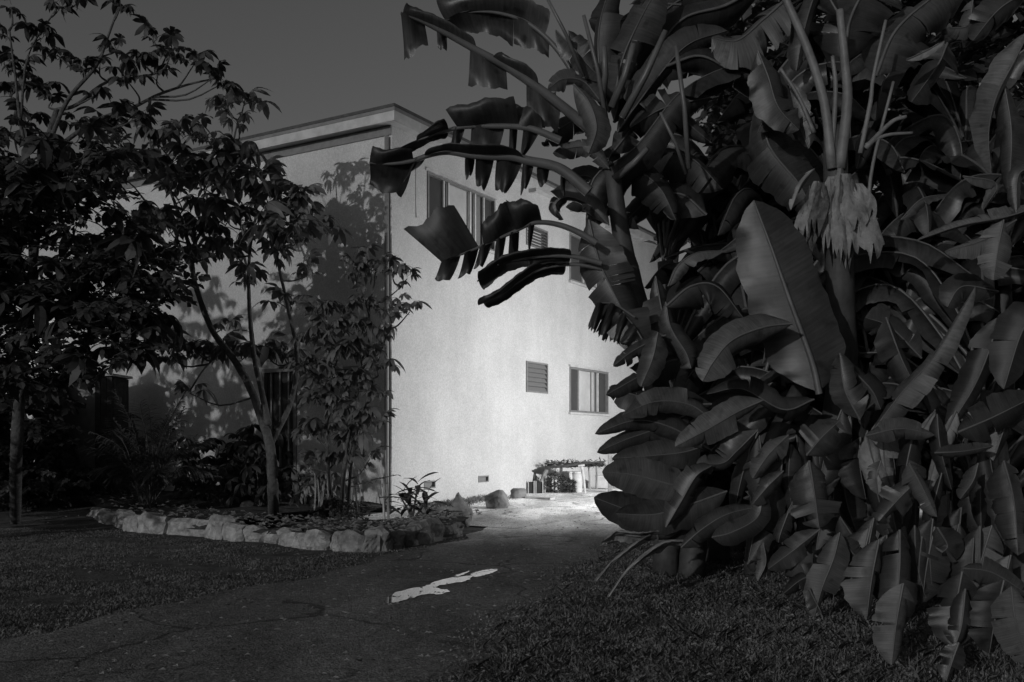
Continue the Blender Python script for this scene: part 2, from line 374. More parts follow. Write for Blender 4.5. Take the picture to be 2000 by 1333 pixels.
# downspout at the corner, strip standing in for the upper window frame's cast shadow
mb = MB(); mb.tube([WR(-.07, .09 - .16, 7.35), WR(-.07, -.07, .05)], .045, 8); mb.obj('downspout', M['frame'], B)
mb = MB(); 
a0 = fac(812, 0)[0]; mb.box(a0, a0 + .03, .003, .03, fac(812, 425)[1], fac(812, 325)[1], WR); mb.obj('frame_shadow_strip', M['trim'], B)
# door and windows on the left wall
x0, x1, z0, z1 = o_door; dr = frame_bars(WL, o_door, .08).obj('door', M['frame'], B)
mb = MB(); mb.box(x0 + .08, x1 - .08, -.10, -.06, z0 + .08, z1 - .08, WL); mb.obj('door_leaf', M['dark'], dr)
for k in (1, 2, 3):
    mb = MB(); a = x0 + (x1 - x0) * k / 4; mb.box(a - .02, a + .02, -.055, -.01, z0 + .082, z1 - .082, WL); mb.obj('bar', M['wood'], dr)
for o, lb in ((o_win1, 'dark window behind the shrub'), (o_win2, 'small two light window above the shed')):
    fr = frame_bars(WL, o).obj('window', M['frame'], B); fr['label'] = lb; xm = (o[0] + o[1]) / 2
    for (p, q) in ((o[0] + .05, xm - .06), (xm + .06, o[1] - .05)):
        mb = MB(); mb.box(p, q, -.08, -.06, o[2] + .05, o[3] - .05, WL); mb.obj('pane', M['curtain'] if o is o_win2 else M['glass'], fr)
    mb = MB(); mb.box(xm - .058, xm + .058, -.06, .02, o[2] + .052, o[3] - .052, WL); mb.obj('mullion', M['frame'], fr)
# awning over the window by the corner
aw = lef(600, 706); mb = MB(); a = lef(618, 0)[0]; b = lef(578, 0)[0]
mb.hexa([WL(a, .003, aw[1]), WL(b, .003, aw[1]), WL(b, .5, aw[1] - .18), WL(a, .5, aw[1] - .18), WL(a, .003, aw[1] + .05), WL(b, .003, aw[1] + .05), WL(b, .5, aw[1] - .14), WL(a, .5, aw[1] - .14)]); mb.obj('awning', M['dark'], B)
# lamp added at the far left to give bright specks through the leaves
a, z = lef(74, 664); q = Vector(WL(a, .0, z))
wl = empty('added_wall_lamp', q, 'small lit lamp added on the wall for bright specks through the leaves at the far left', 'lamp')
mb = MB(); mb.box(a - .08, a + .08, .003, .04, z - .12, z + .12, WL); mb.obj('back_plate', M['frame'], wl)
mb = MB(); mb.tube([WL(a, .06, z + .05), WL(a, .16, z + .08), WL(a, .22, z + .02)], .015, 6); mb.obj('arm', M['frame'], wl)
mb = MB(); mb.tube([WL(a, .22, z + .02), WL(a, .22, z - .03), WL(a, .22, z - .12), WL(a, .22, z - .16)], [.03, .07, .07, .03], 10); mb.obj('globe', M['lampglass'], wl)
pl = bpy.data.lights.new('added_wall_lamp_light', 'POINT'); pl.energy = ADDED_LAMP_W; pl.shadow_soft_size = .08
po = bpy.data.objects.new('added_wall_lamp_light', pl); COL.objects.link(po); po.parent = wl; po.location = Vector(WL(a, .5, z - .1)) - q

# shed at the left in front of the wall
Ys = 20.6; s0 = at(96, 905, Ys); s1 = at(219, 905, Ys); ztop = at(150, 730, Ys).z
SH = empty('garden_shed', (s0.x, Ys, 0), 'low dark timber shed with one pale panel against the side wall', 'shed')
bays = [(96, 122, 'darkwood'), (122, 185, 'soffit'), (185, 219, 'darkwood')]
for (p0, p1, m) in bays:
    xa, xb = at(p0, 0, Ys).x, at(p1, 0, Ys).x
    if m == 'soffit':
        mb = MB(); mb.box(xa, xb, Ys + .03, Ys + .07, ground(xa, Ys), ztop - .08); mb.obj('door_panel', M['frame'], SH)
    else:
        n = 3
        for k in range(n):
            u0 = xa + (xb - xa) * k / n; u1 = xa + (xb - xa) * (k + 1) / n
            mb = MB(); mb.box(u0 + .005, u1 - .005, Ys, Ys + .035 + .006 * k, ground(xa, Ys) - .05, ztop - .06); mb.obj('plank', M[m], SH)
mb = MB(); mb.box(s0.x, s1.x - .004, Ys + .08, Ys + .9, ground(s0.x, Ys), ztop - .07); mb.obj('body', M['darkwood'], SH)
mb = MB(); mb.box(s0.x - .12, s1.x + .05, Ys - .10, Ys + 1.0, ztop - .055, ztop); mb.obj('roof', M['trim'], SH)

# ------------------------------------------------------------------ stones
def rock_mesh(sx, sy, sz, seed, blocky=.6, n=14, m=9):
    r = random.Random(seed); v = []; f = []
    ph = [r.uniform(0, 6.28) for _ in range(9)]; cuts = [(Vector((r.uniform(-1, 1), r.uniform(-1, .3), r.uniform(-.4, 1))).normalized(), r.uniform(.62, .86)) for _ in range(7)]
    for j in range(m + 1):
        th = math.pi * j / m
        for i in range(n):
            fi = 2 * math.pi * i / n
            x, y, z = math.sin(th) * math.cos(fi), math.sin(th) * math.sin(fi), math.cos(th)
            k = max(abs(x), abs(y), abs(z)); s = (1 - blocky) + blocky / k
            d = 1 + .06 * math.sin(3 * x + ph[0]) * math.sin(3 * y + ph[1]) + .05 * math.sin(5 * z + ph[2] + 4 * x) + .035 * r.uniform(-1, 1) * (0 < j < m)
            p = Vector((x * s * d, y * s * d, z * s * d))
            for (nn, dd) in cuts:              # flat broken facets
                e = p.dot(nn) - dd * (1 + .35 * blocky)
                if e > 0: p -= nn * e * .9
            v.append((p.x * sx, p.y * sy, p.z * sz))
    for j in range(m):
        for i in range(n): f.append((j * n + i, (j + 1) * n + i, (j + 1) * n + (i + 1) % n, j * n + (i + 1) % n))
    return v, f
def rock(name, c, s, seed, m, parent=None, rot=0, tilt=0, blocky=.6):
    v, f = rock_mesh(*s, seed, blocky); Mx = Matrix.Rotation(rot, 3, 'Z') @ Matrix.Rotation(tilt, 3, 'Y')
    return mesh_obj(name, [Mx @ Vector(p) + c for p in v], f, m, parent, smooth=True, origin=None if parent else c)
ED = empty('stone_edging', gp(560, 1068), 'low curving edging of rough stones around the planting bed', 'stone edging')
# (left px, right px, top py, bottom py, material)
st = [(166, 186, 990, 1008, 's'), (186, 206, 998, 1018, 's'), (213, 238, 1000, 1032, 's'), (236, 266, 1006, 1040, 's'), (262, 314, 1004, 1041, 's'), (313, 397, 1012, 1048, 's'), (392, 432, 1009, 1053, 's'),
      (428, 472, 1021, 1056, 's'), (471, 513, 1030, 1060, 's'), (503, 538, 1030, 1060, 's'), (534, 566, 1033, 1066, 's'), (564, 594, 1040, 1072, 's'), (590, 648, 1040, 1076, 's'), (644, 668, 1040, 1074, 's'),
      (660, 700, 1042, 1080, 'd'), (698, 752, 1042, 1080, 'd'), (750, 772, 1034, 1078, 'd'), (770, 800, 1034, 1070, 'd'), (798, 828, 1030, 1066, 'd'), (826, 872, 1020, 1062, 'd'), (868, 914, 1018, 1046, 'd')]
def slab(name, P, Q, h, lean0, lean1, dep, seed, m, parent):
    """one rough slab standing from P to Q (ground points), joints leaning by lean0/lean1, uneven top"""
    r = random.Random(seed); ax = (Q - P); wd = ax.length; ax.normalize(); ot = Vector((ax.y, -ax.x, 0)); n, mz, md = 7, 6, 3; v = []; f = []
    t0, t1, pk, pkx = r.uniform(.78, 1.0), r.uniform(.78, 1.0), r.uniform(.05, .22), r.uniform(.25, .75); p1, p2, p3 = (r.uniform(0, 6) for _ in range(3))
    top = lambda u: h * (t0 + (t1 - t0) * u + pk * max(0, 1 - abs(u - pkx) / .45))
    def pt(u, w, side):     # u along, w up, side 0 front .. 1 back
        zz = w * top(u) * (1 - .10 * side); x = u * wd + (lean0 + (lean1 - lean0) * u) * zz
        e = min(u, 1 - u) * wd; ew = (1 - w) * h; rnd = .06 * (1 - min(1, e / .04)) ** 1.6 + .06 * (1 - min(1, ew / .05)) ** 2
        y = -dep * side + (-rnd + .022 * math.sin(7 * u * wd * 2 + p1 + 3 * w) + .02 * math.sin(9 * w + p2 + 5 * u) + .012 * r.uniform(-1, 1)) * (1 - side)
        return P + ax * x + ot * y + Vector((0, 0, zz - .06))
    for j in range(mz + 1):
        for i in range(n + 1): v.append(pt(i / n, j / mz, 0))
    f += [(j * (n + 1) + i, j * (n + 1) + i + 1, (j + 1) * (n + 1) + i + 1, (j + 1) * (n + 1) + i) for j in range(mz) for i in range(n)]
    b0 = len(v)
    for j in range(1, md + 1):
        for i in range(n + 1): q = pt(i / n, 1, j / md); q.z += .012 * r.uniform(-1, 1); v.append(q)
    row = lambda j, i: mz * (n + 1) + i if j == 0 else b0 + (j - 1) * (n + 1) + i
    f += [(row(j, i), row(j, i + 1), row(j + 1, i + 1), row(j + 1, i)) for j in range(md) for i in range(n)]
    s0 = len(v)
    for i in (0, n): v.append(pt(i / n, 0, 1))
    f += [tuple([j * (n + 1) for j in range(mz + 1)] + [row(j, 0) for j in range(1, md + 1)] + [s0]), tuple(reversed([j * (n + 1) + n for j in range(mz + 1)] + [row(j, n) for j in range(1, md + 1)] + [s0 + 1])), (s0 + 1, s0, row(md, 0), row(md, n))]
    return mesh_obj(name, v, f, m, parent, smooth=False)
for i, (xl, xr, yt, yb, k) in enumerate(st):
    gw = 2.6 + (i * 7 % 4) * .4
    P, Q = gp(xl + gw, st[max(0, i - 1)][3] * .5 + yb * .5), gp(xr - gw, st[min(len(st) - 1, i + 1)][3] * .5 + yb * .5)
    hz = (yb - yt) / F * (P.y + Q.y) / 2; off = Vector((0, random.Random(i * 3).uniform(-.07, .07), 0)); P += off + Vector((0, random.Random(i).uniform(-.04, .04), 0)); Q += off
    slab('stone', P, Q, hz * 1.05 + .06, random.Random(i).uniform(-.22, .30), random.Random(i + 1).uniform(-.22, .30), .28, 40 + i, M['stone'] if k == 's' else M['darkstone'], ED)
g = gp(895, 1030); mbv, mbf = rock_mesh(.24, .22, .33, 3, .25)
mbv = [(x * (1 - .65 * max(0, z / .33)), y * (1 - .6 * max(0, z / .33)), z) for x, y, z in mbv]
o = mesh_obj('pointed_rock', [Vector(q) + g + Vector((0, .1, .24)) for q in mbv], mbf, M['darkstone'], smooth=True, origin=g)
tag(o, 'dark pointed rock standing at the right end of the stone edging', 'rock')
g = gp(858, 1020); o = rock('flat_rock', g + Vector((0, .3, .12)), (.42, .3, .13), 11, M['darkstone'], blocky=.4); tag(o, 'low flat dark rock behind the pointed rock', 'rock')
g = gp(970, 996); o = rock('boulder', g + Vector((0, .2, .17)), (.28, .25, .23), 5, M['boulder'], tilt=.18, blocky=.3, rot=.1); tag(o, 'rounded boulder lying on the lit yard, casting a shadow to the left', 'boulder')
g = gp(1013, 976); o = rock('stone_block', g + Vector((0, .2, .1)), (.19, .16, .14), 8, M['boulder'], blocky=.85, rot=.2); tag(o, 'small squarish stone block between boulder and lean-to', 'stone block')
g = gp(472, 1012); o = rock('loose_stone', g + Vector((0, .5, .2)), (.17, .14, .09), 22, M['stone'], blocky=.4); tag(o, 'single rounded stone lying on the soil behind the edging', 'stone')

# ------------------------------------------------------------------ lean-to beside the facade, bins and planks
YL = 23.1
def lp(px, py, dY=0.0): return at(px, py, YL + dY * .55)
LT = empty('lean_to', gp(1110, 972), 'rickety open lean-to of poles with brush on its roof against the lit wall', 'lean-to')
for (x0, y0, x1, y1, dY, r, m) in [(1136, 912, 1143, 967, 0, .035, 'palewood'), (1058, 942, 1072, 912, .3, .03, 'wood'), (1062, 966, 1066, 925, .4, .04, 'palewood'), (1152, 956, 1150, 912, .9, .03, 'wood'), (1165, 955, 1165, 905, 1.0, .03, 'wood')]:
    mb = MB(); a, b = lp(x0, y0, dY), lp(x1, y1, dY); mb.tube([a, a.lerp(b, .5) + Vector((.01, 0, 0)), b], [r, r * .95, r * .85], 7); mb.obj('post', M[m], LT)
for k in range(9):
    y = 903 + k * 2.2; dY = k * .16; a = lp(1068 + random.uniform(-3, 5), 914 - k * .4, dY); b = lp(1180 - random.uniform(0, 14), 902 + k * 1.1, dY + random.uniform(-.1, .1))
    mb = MB(); mb.tube([a, a.lerp(b, .33) + Vector((0, 0, random.uniform(-.03, .04))), a.lerp(b, .66) + Vector((0, 0, random.uniform(-.03, .03))), b], [.03, .032, .028, .02], 6); mb.obj('roof_pole', M['darkwood'], LT)
mb = MB(); a = lp(1129, 910, -.02); b = lp(1142, 909, -.02); mb.tube([a, b], .03, 6); mb.obj('crosspiece', M['palewood'], LT)
mb = MB()
for k in range(1500):   # dry brush over the roof and down its left end
    if k < 600: c = lp(random.uniform(1066, 1182), 906 + random.gauss(0, 3.2), random.uniform(0, 1.3)); c.z += .02 * math.sin(k)
    else:
        u = random.uniform(0, 1); c = lp(1058 + 66 * u ** .8, random.uniform(922 + 26 * abs(u - .3), 966), random.uniform(.1, .6))
    d = Vector((random.uniform(-1, 1), random.uniform(-.6, .6), random.uniform(-.6, .6))).normalized() * random.uniform(.03, .08); s_ = Vector((random.uniform(-1, 1), random.uniform(-1, 1), random.uniform(-1, 1))).normalized() * .014
    mb.add([c - d, c + s_, c + d, c - s_], [(0, 1, 2, 3)])
br = mb.obj('brush', M['darkleaf'], LT); br['kind'] = 'stuff'
mb = MB(); mb.tube(catmull([lp(1056, 944, .2), lp(1062, 928, .2), lp(1072, 914, .2), lp(1100, 909, .2)], 10), .035, 7); mb.obj('bent_bough', M['wood'], LT)
for k, px in enumerate((1109, 1126)):
    g = lp(px, 964, .75); g.z = ground(g.x, g.y); zt = lp(px, 921, .75).z - g.z
    bn = empty('storage_drum', g, ('left' if k == 0 else 'right') + ' pale drum of the pair under the lean-to', 'drum')
    mb = MB(); mb.tube([g, g + Vector((0, 0, .02)), g + Vector((0, 0, zt * .5)), g + Vector((0, 0, zt * .93))], [.13, .14, .15, .145], 14); mb.obj('body', M['barrel'], bn, smooth=True)
    mb = MB(); mb.tube([g + Vector((0, 0, zt * .932)), g + Vector((0, 0, zt * .97)), g + Vector((0, 0, zt))], [.16, .16, .12], 14); mb.obj('lid', M['frame_pale'], bn)
g0, g1 = lp(1031, 968, -.1), lp(1061, 968, -.1)
for k, (x0, x1) in enumerate(((1032, 1043), (1047, 1060))):
    a, b = lp(x0, 968, -.1), lp(x1, 968, -.1); gz = ground(a.x, a.y)
    cr = empty('crate', (a.x, a.y, gz), ('left' if k == 0 else 'right') + ' dark upright crate of the two standing left of the lean-to', 'crate'); zt = lp(x0, 942, -.1).z
    mb = MB(); mb.box(a.x, b.x, a.y, a.y + .3, gz, zt); mb.obj('body', M['dark'], cr)
    mb = MB(); mb.box(a.x - .015, a.x + .01, a.y - .02, a.y - .002, gz, zt + .03); mb.box(b.x - .01, b.x + .015, a.y - .02, a.y - .002, gz, zt + .03); mb.obj('edge_strip', M['palewood'], cr)
a, b = gp(1030, 975), gp(1079, 978); mb = MB(); d = (b - a).normalized(); s = Vector((-d.y, d.x, 0)) * .09; u = Vector((0, 0, .06)); mb.hexa([a - s, b - s, b + s, a + s, a - s + u, b - s + u, b + s + u, a + s + u])
o = mb.obj('timber_beam', M['palewood'], origin=a); tag(o, 'pale timber beam lying on the ground before the dark crates', 'beam')
a = at(1192, 957, 23.5); zt = at(1192, 884, 23.5).z; mb = MB(); gz = ground(a.x, a.y)
po_ = empty('fence_post', (a.x, a.y, gz), 'single upright wooden post beside the banana leaves, right of the lean-to', 'post')
mb.box(a.x - .05, a.x + .05, a.y, a.y + .1, gz - .1, zt); mb.obj('shaft', M['wood'], po_); mb = MB(); mb.box(a.x - .065, a.x + .065, a.y - .015, a.y + .115, zt, zt + .03); mb.obj('cap', M['wood'], po_)
a = at(1178, 950, 25.0); gz = ground(a.x, a.y); bx = empty('white_bin', (a.x, a.y, gz), 'white box bin on the ground left of the wooden post', 'bin')
mb = MB(); mb.box(a.x - .16, a.x + .16, a.y, a.y + .4, gz + .05, gz + .33); mb.obj('body', M['barrel'], bx); mb = MB(); mb.box(a.x - .18, a.x + .18, a.y - .02, a.y + .42, gz + .332, gz + .37); mb.obj('lid', M['frame_pale'], bx)

# yard flood lamp (behind the banana plants), the source of the light on the gable wall
LP = Vector((8.4, 18.0, ground(8.4, 18.0))); LH = 2.7; AIM = Vector((1.5, 22.9, -.5))
YP = empty('yard_light', LP, 'flood lamp on a pole behind the banana plants', 'lamp')
mb = MB(); mb.tube([LP, LP + Vector((0, 0, LH + .1))], [.05, .04], 8); mb.obj('pole', M['metal'], YP)
hd = LP + Vector((-.12, .12, LH)); dr_ = (AIM - hd).normalized(); mb = MB(); mb.tube([hd - dr_ * .2, hd - dr_ * .1, hd], [.05, .09, .13], 12, cap=False); mb.obj('lamp_head', M['metal'], YP)
sl = bpy.data.lights.new('yard_light_beam', 'SPOT'); sl.energy = LAMP_W; sl.spot_size = R(138); sl.spot_blend = 1.0; sl.shadow_soft_size = .07
lo = bpy.data.objects.new('yard_light_beam', sl); COL.objects.link(lo); lo.parent = YP; lo.location = hd + dr_ * .05 - LP; lo.rotation_euler = (-dr_).to_track_quat('Z', 'Y').to_euler()

# ------------------------------------------------------------------ trees of the bed
def leaflet(mb, o, d, up, L, W, droop, n=4):
    s = d.cross(up).normalized(); idx = []
    v = []; 
    for i in range(n + 1):
        u = i / n; c = o + d * (L * (u - .12 * droop * u * u)) - up * (L * droop * u * u)
        w_ = W * (.22 + .95 * math.sin(math.pi * .5 * min(1, u / .62)) ** 1.3) * (1 if u < .65 else 1 - .55 * ((u - .65) / .35) ** 2) if i < n else 0.0
        if i < n: v += [c - s * w_ - up * (-.25 * w_), c + Vector((0, 0, -.0)), c + s * w_ + up * (.25 * w_)]
        else: v.append(c)
    f = []
    for i in range(n - 1):
        a = i * 3; f += [(a, a + 1, a + 4, a + 3), (a + 1, a + 2, a + 5, a + 4)]
    a = (n - 1) * 3; f += [(a, a + 1, a + 3), (a + 1, a + 2, a + 3)]
    mb.add(v, f)
def palmate_mesh(name, m, seed, L=.27, W=.044, pet=.30, k=8, droop=.95):
    r = random.Random(seed); mb = MB(); e = Vector((pet, 0, .10)); mb.tube([(0, 0, 0), (pet * .5, 0, .09), e], [.008, .006, .005], 4, cap=False)
    for i in range(k):
        th = 2 * math.pi * (i + .3 * r.uniform(-1, 1)) / k; d = Vector((math.cos(th), math.sin(th), .12 + .15 * math.cos(th))).normalized()
        leaflet(mb, e, d, Vector((-.1, 0, 1)).normalized(), L * r.uniform(.7, 1.15) * (1 + .2 * math.cos(th)), W * r.uniform(.8, 1.2), droop * r.uniform(.7, 1.6), n=5)
    me = bpy.data.meshes.new(name); me.from_pydata(mb.v, [], mb.f); me.materials.append(m); me.polygons.foreach_set('use_smooth', [True] * len(me.polygons)); return me
PAL = [palmate_mesh('palmate_leaf', M['leaf'], s, droop=.6 + .16 * (s % 4), k=6 + s % 4, L=.22 + .025 * (s % 3)) for s in range(9)]
PALD = [palmate_mesh('palmate_leaf_dark', M['darkleaf'], 20 + s, droop=.6 + .15 * (s % 4), k=7, W=.05) for s in range(5)]
def spray_mesh(name, m, seed, n=16, L=.6, l=.11, w=.035):
    r = random.Random(seed); mb = MB(); pts = [Vector((L * u, .04 * math.sin(u * 5 + seed), .1 * u - .18 * u * u)) for u in np.linspace(0, 1, 5)]; mb.tube(pts, [.008, .007, .006, .005, .003], 4, cap=False)
    for i in range(n):
        u = .15 + .85 * i / (n - 1); o = pts[0].lerp(pts[-1], u) + Vector((0, 0, .08 * u * (1 - u)))
        th = r.uniform(.5, 1.3) * (1 if i % 2 else -1); d = Vector((math.cos(th), math.sin(th), r.uniform(-.5, .35))).normalized()
        leaflet(mb, o, d, Vector((r.uniform(-.4, .4), r.uniform(-.4, .4), 1)).normalized(), l * r.uniform(.8, 1.4), w * r.uniform(.8, 1.3), .3, n=3)
    me = bpy.data.meshes.new(name); me.from_pydata(mb.v, [], mb.f); me.materials.append(m); return me
SPR = [spray_mesh('leaf_spray', M['darkleaf'], s) for s in range(6)]
def put_leaf(tree, me, pos, rot, s):
    o = bpy.data.objects.new('leaf', me); COL.objects.link(o); o.parent = tree
    o.location = Vector(pos) - ORG[tree]; o.rotation_euler = rot; o.scale = (s, s, s); return o
def rosette(tree, meshes, pos, n, s, spread=1.0):
    a0 = random.uniform(0, 6.28)
    for i in range(n):
        az = a0 + 2.4 * i; el = random.uniform(-.9, .25) * spread if i else -.9
        put_leaf(tree, random.choice(meshes), pos + Vector((0, 0, random.uniform(-.12, .06))), Euler((random.uniform(-.3, .3), el * .75, az)), s * random.uniform(.55, 1.3))
def limb(tree, name, pts, r0, r1, m, n=7):
    q = catmull(pts, max(6, 5 * (len(pts) - 1))); k = len(q) - 1
    mb = MB(); mb.tube(q, [r0 + (r1 - r0) * i / k for i in range(k + 1)], n, wob=.06); return mb.obj(name, m, tree, smooth=True), q
def crown_clusters(tree, cl, nodes, meshes, Yc, Yj, per, s, m, size_by_r=True):
    for (px, py, r) in cl:
        Y = Yc + random.uniform(-Yj, Yj); p = at(px, py, Y)
        # twig from the nearest lower limb point
        best = min(nodes, key=lambda q: (q - p).length + (1.0 if q.z > p.z - .1 else 0))
        mid = best.lerp(p, .5) + Vector((random.uniform(-.08, .08), 0, -.10 * (p - best).length))
        q = catmull([best, mid, p], 6); mb = MB(); mb.tube(q, [.018, .017, .015, .014, .012, .010, .008], 5, cap=False); mb.obj('branch', m, tree, smooth=True)
        rosette(tree, meshes, p, max(4, int(per * r / 30)), s * (r / 35) ** .5)

# --- umbrella tree in the middle of the bed
g = gp(535, 1020, .0); g.z += .12
T1 = empty('umbrella_tree', g, 'slender tree with drooping palmate leaves, its forked trunk mid bed', 'tree')
nodes = []
_, q = limb(T1, 'trunk', [g - Vector((0, 0, .1)), at(533, 960, 14.7), at(530, 890, 14.8), at(520, 840, 15)], .095, .07, M['bark'], 10); nodes += q[6:]
for pts, r0, r1 in [([at(522, 850, 15), at(490, 760, 15.3), at(455, 700, 15.6), at(412, 640, 15.9), at(380, 550, 16.2), at(372, 490, 16.4), at(350, 420, 16.6), at(320, 340, 16.8)], .07, .025),
                    ([at(524, 830, 15), at(510, 760, 15.4), at(497, 700, 15.6), at(487, 600, 15.9), at(487, 500, 16.2), at(500, 420, 16.5)], .055, .02),
                    ([at(528, 870, 15), at(570, 780, 15.6), at(580, 690, 16), at(560, 590, 16.3), at(540, 490, 16.5), at(545, 420, 16.6)], .05, .018),
                    ([at(440, 680, 15.7), at(400, 720, 15.5), at(370, 765, 15.4)], .022, .012),
                    ([at(372, 490, 16.4), at(420, 400, 16.6), at(450, 300, 16.8), at(465, 235, 17)], .03, .014),
                    ([at(320, 340, 16.8), at(360, 280, 17), at(400, 240, 17.1)], .022, .012)]:
    _, q = limb(T1, 'branch', pts, r0, r1, M['bark']); nodes += q
cl = [(478, 195, 30), (435, 215, 30), (465, 240, 24), (350, 262, 30), (300, 268, 36), (400, 265, 28), (280, 330, 36), (330, 330, 40), (385, 320, 40), (430, 320, 38), (470, 305, 34), (345, 385, 44), (400, 370, 44), (455, 365, 44), (510, 340, 36), (520, 385, 46), (570, 385, 40), (600, 425, 42),
      (620, 450, 30), (560, 450, 44), (500, 440, 44), (440, 430, 44), (390, 445, 40), (450, 490, 40), (540, 500, 34), (330, 450, 36), (480, 545, 26), (560, 590, 28), (590, 470, 34), (370, 500, 30), (410, 490, 32),
      (330, 690, 34), (385, 690, 34), (420, 690, 30), (480, 695, 34), (520, 695, 34), (555, 690, 30), (370, 768, 22), (440, 640, 18), (600, 540, 24)]
crown_clusters(T1, cl, nodes, PAL, 16.4, .5, 7, .96, M['bark'])
# --- tree at the right end of the bed
g = gp(668, 1016); g.z += .12
T2 = empty('umbrella_shrub', g, 'bushy palmate shrub with several stems near the building corner', 'shrub'); nodes = []
for pts, r0, r1 in [([g, at(672, 920, 14.4), at(690, 800, 14.7), at(720, 680, 15), at(722, 600, 15.2), at(735, 540, 15.3)], .04, .014),
                    ([g + Vector((-.15, 0, 0)), at(640, 900, 14.6), at(640, 780, 14.9), at(655, 690, 15), at(690, 620, 15.2)], .035, .014),
                    ([g + Vector((.1, 0, 0)), at(690, 880, 14.6), at(722, 770, 14.8), at(740, 700, 15), at(765, 630, 15.1)], .03, .012),
                    ([at(722, 600, 15.2), at(700, 560, 15.2), at(690, 520, 15.3)], .015, .01), ([at(722, 600, 15.2), at(760, 580, 15.1), at(790, 555, 15.1)], .014, .008)]:
    _, q = limb(T2, 'branch', pts, r0, r1, M['bark']); nodes += q
cl = [(690, 510, 26), (712, 505, 22), (735, 525, 30), (765, 530, 28), (795, 545, 20), (700, 535, 24), (800, 610, 20), (780, 600, 20), (715, 590, 30), (670, 600, 36), (620, 610, 36), (640, 640, 36), (690, 640, 38), (740, 645, 34), (760, 610, 26), (610, 660, 34), (660, 690, 40), (710, 690, 40), (735, 720, 36), (640, 740, 40), (690, 745, 40), (600, 720, 34),
      (720, 770, 36), (660, 790, 42), (620, 780, 36), (700, 810, 40), (640, 840, 42), (690, 860, 40), (740, 830, 26), (600, 840, 34), (720, 900, 26), (660, 900, 36), (610, 900, 30)]
crown_clusters(T2, cl, nodes, PAL, 14.7, .35, 8, .66, M['bark'])
# pale cane stems at its foot
CN = empty('cane_cluster', gp(665, 1010), 'cluster of thin pale bare canes beneath the bushy shrub', 'canes')
for k in range(16):
    px = random.uniform(612, 700); a = gp(px, 1016 + random.uniform(-8, 6)); b = at(px + random.uniform(-10, 14), random.uniform(915, 950), a.y + random.uniform(-.1, .3))
    mb = MB(); mb.tube([a, a.lerp(b, .5) + Vector((random.uniform(-.03, .03), 0, 0)), b], [.016, .013, .008], 5); mb.obj('cane', M['palebark'] if k % 3 else M['dead'], CN)
# stakes by the corner
for k, (x0, y0, x1, y1) in enumerate([(752, 1022, 744, 900), (760, 1018, 753, 880)]):
    a = at(x0, y0, 14.4); b = at(x1, y1, 14.5); gz = ground(a.x, a.y); mb = MB(); mb.tube([Vector((a.x, a.y, gz)), a.lerp(b, .5), b], [.02, .018, .014], 6)
    o = mb.obj('garden_stake', M['palewood'] if k == 0 else M['wood'], origin=(a.x, a.y, gz)); tag(o, 'pale split garden stake leaning by the building corner' if k == 0 else 'darker garden stake right beside the building corner', 'stake')

# --- big dark tree at far left
g = gp(30, 1020)
T3 = empty('dark_leafy_tree', g, 'large dark tree filling the left edge of the view', 'tree'); nodes = []
_, q = limb(T3, 'trunk', [g - Vector((0, 0, .1)), at(32, 880, 13.5), at(40, 760, 13.4), at(55, 620, 13.4), at(72, 440, 13.5), at(85, 310, 13.6), at(112, 215, 13.8)], .09, .045, M['bark'], 10); nodes += q[8:]
for pts, r0, r1 in [([at(60, 590, 13.4), at(130, 590, 13.4), at(190, 520, 13.6), at(250, 450, 13.8), at(285, 395, 14)], .06, .035),
                    ([at(85, 310, 13.6), at(130, 200, 13.7), at(187, 131, 13.8), at(208, 80, 13.9), at(232, 14, 14)], .035, .014),
                    ([at(112, 215, 13.8), at(150, 205, 13.8), at(210, 160, 14), at(300, 145, 14.2), at(330, 100, 14.2)], .03, .012),
                    ([at(187, 131, 13.8), at(150, 140, 13.8)], .014, .01), ([at(60, 330, 13.5), at(40, 240, 13.5), at(30, 150, 13.5), at(18, 60, 13.5)], .03, .012),
                    ([at(85, 310, 13.6), at(180, 240, 14), at(260, 210, 14.2), at(310, 185, 14.3), at(370, 165, 14.4), at(430, 152, 14.4)], .035, .012),
                    ([at(40, 240, 13.5), at(55, 110, 13.6), at(112, 15, 13.8)], .02, .01), ([at(130, 590, 13.4), at(200, 600, 13.5), at(290, 560, 13.7), at(330, 530, 13.8)], .03, .015),
                    ([at(45, 700, 13.4), at(120, 680, 13.4), at(200, 650, 13.5), at(260, 640, 13.6)], .03, .012), ([at(50, 640, 13.4), at(0, 560, 13.2), at(-40, 480, 13)], .03, .012)]:
    _, q = limb(T3, 'branch', pts, r0, r1, M['bark']); nodes += q
cl = [(235, 12, 30), (110, 12, 34), (150, 8, 28), (85, 58, 26), (80, 75, 18), (112, 108, 26), (158, 130, 26), (195, 130, 26), (230, 100, 28), (300, 78, 34), (280, 110, 30), (335, 105, 34), (310, 140, 34), (265, 130, 30), (380, 125, 28), (420, 150, 28), (440, 160, 18), (250, 160, 30), (190, 185, 28), (45, 135, 30), (80, 165, 30), (20, 180, 30), (10, 70, 24), (22, 15, 24),
      (100, 200, 28), (150, 235, 34), (210, 245, 36), (250, 235, 34), (60, 230, 34), (20, 260, 36), (280, 225, 30), (10, 130, 22)]
crown_clusters(T3, cl, nodes, PALD, 14.0, .3, 5, .68, M['bark'])
def inpoly(x, y): # lower dark crown, with gaps
    if y < 270: return False
    if y < 420: return x < 260 - (y - 270) * .2
    if y < 600: return x < 330
    return x < 330 - (y - 600) * .9
N = 0; rest = MB()
def bake(mb, me, Mx):
    n0 = len(mb.v); mb.v += [tuple(Mx @ q.co) for q in me.vertices]; mb.f += [tuple(i + n0 for i in p.vertices) for p in me.polygons]; mb.uv += [(0, 0)] * len(me.vertices)
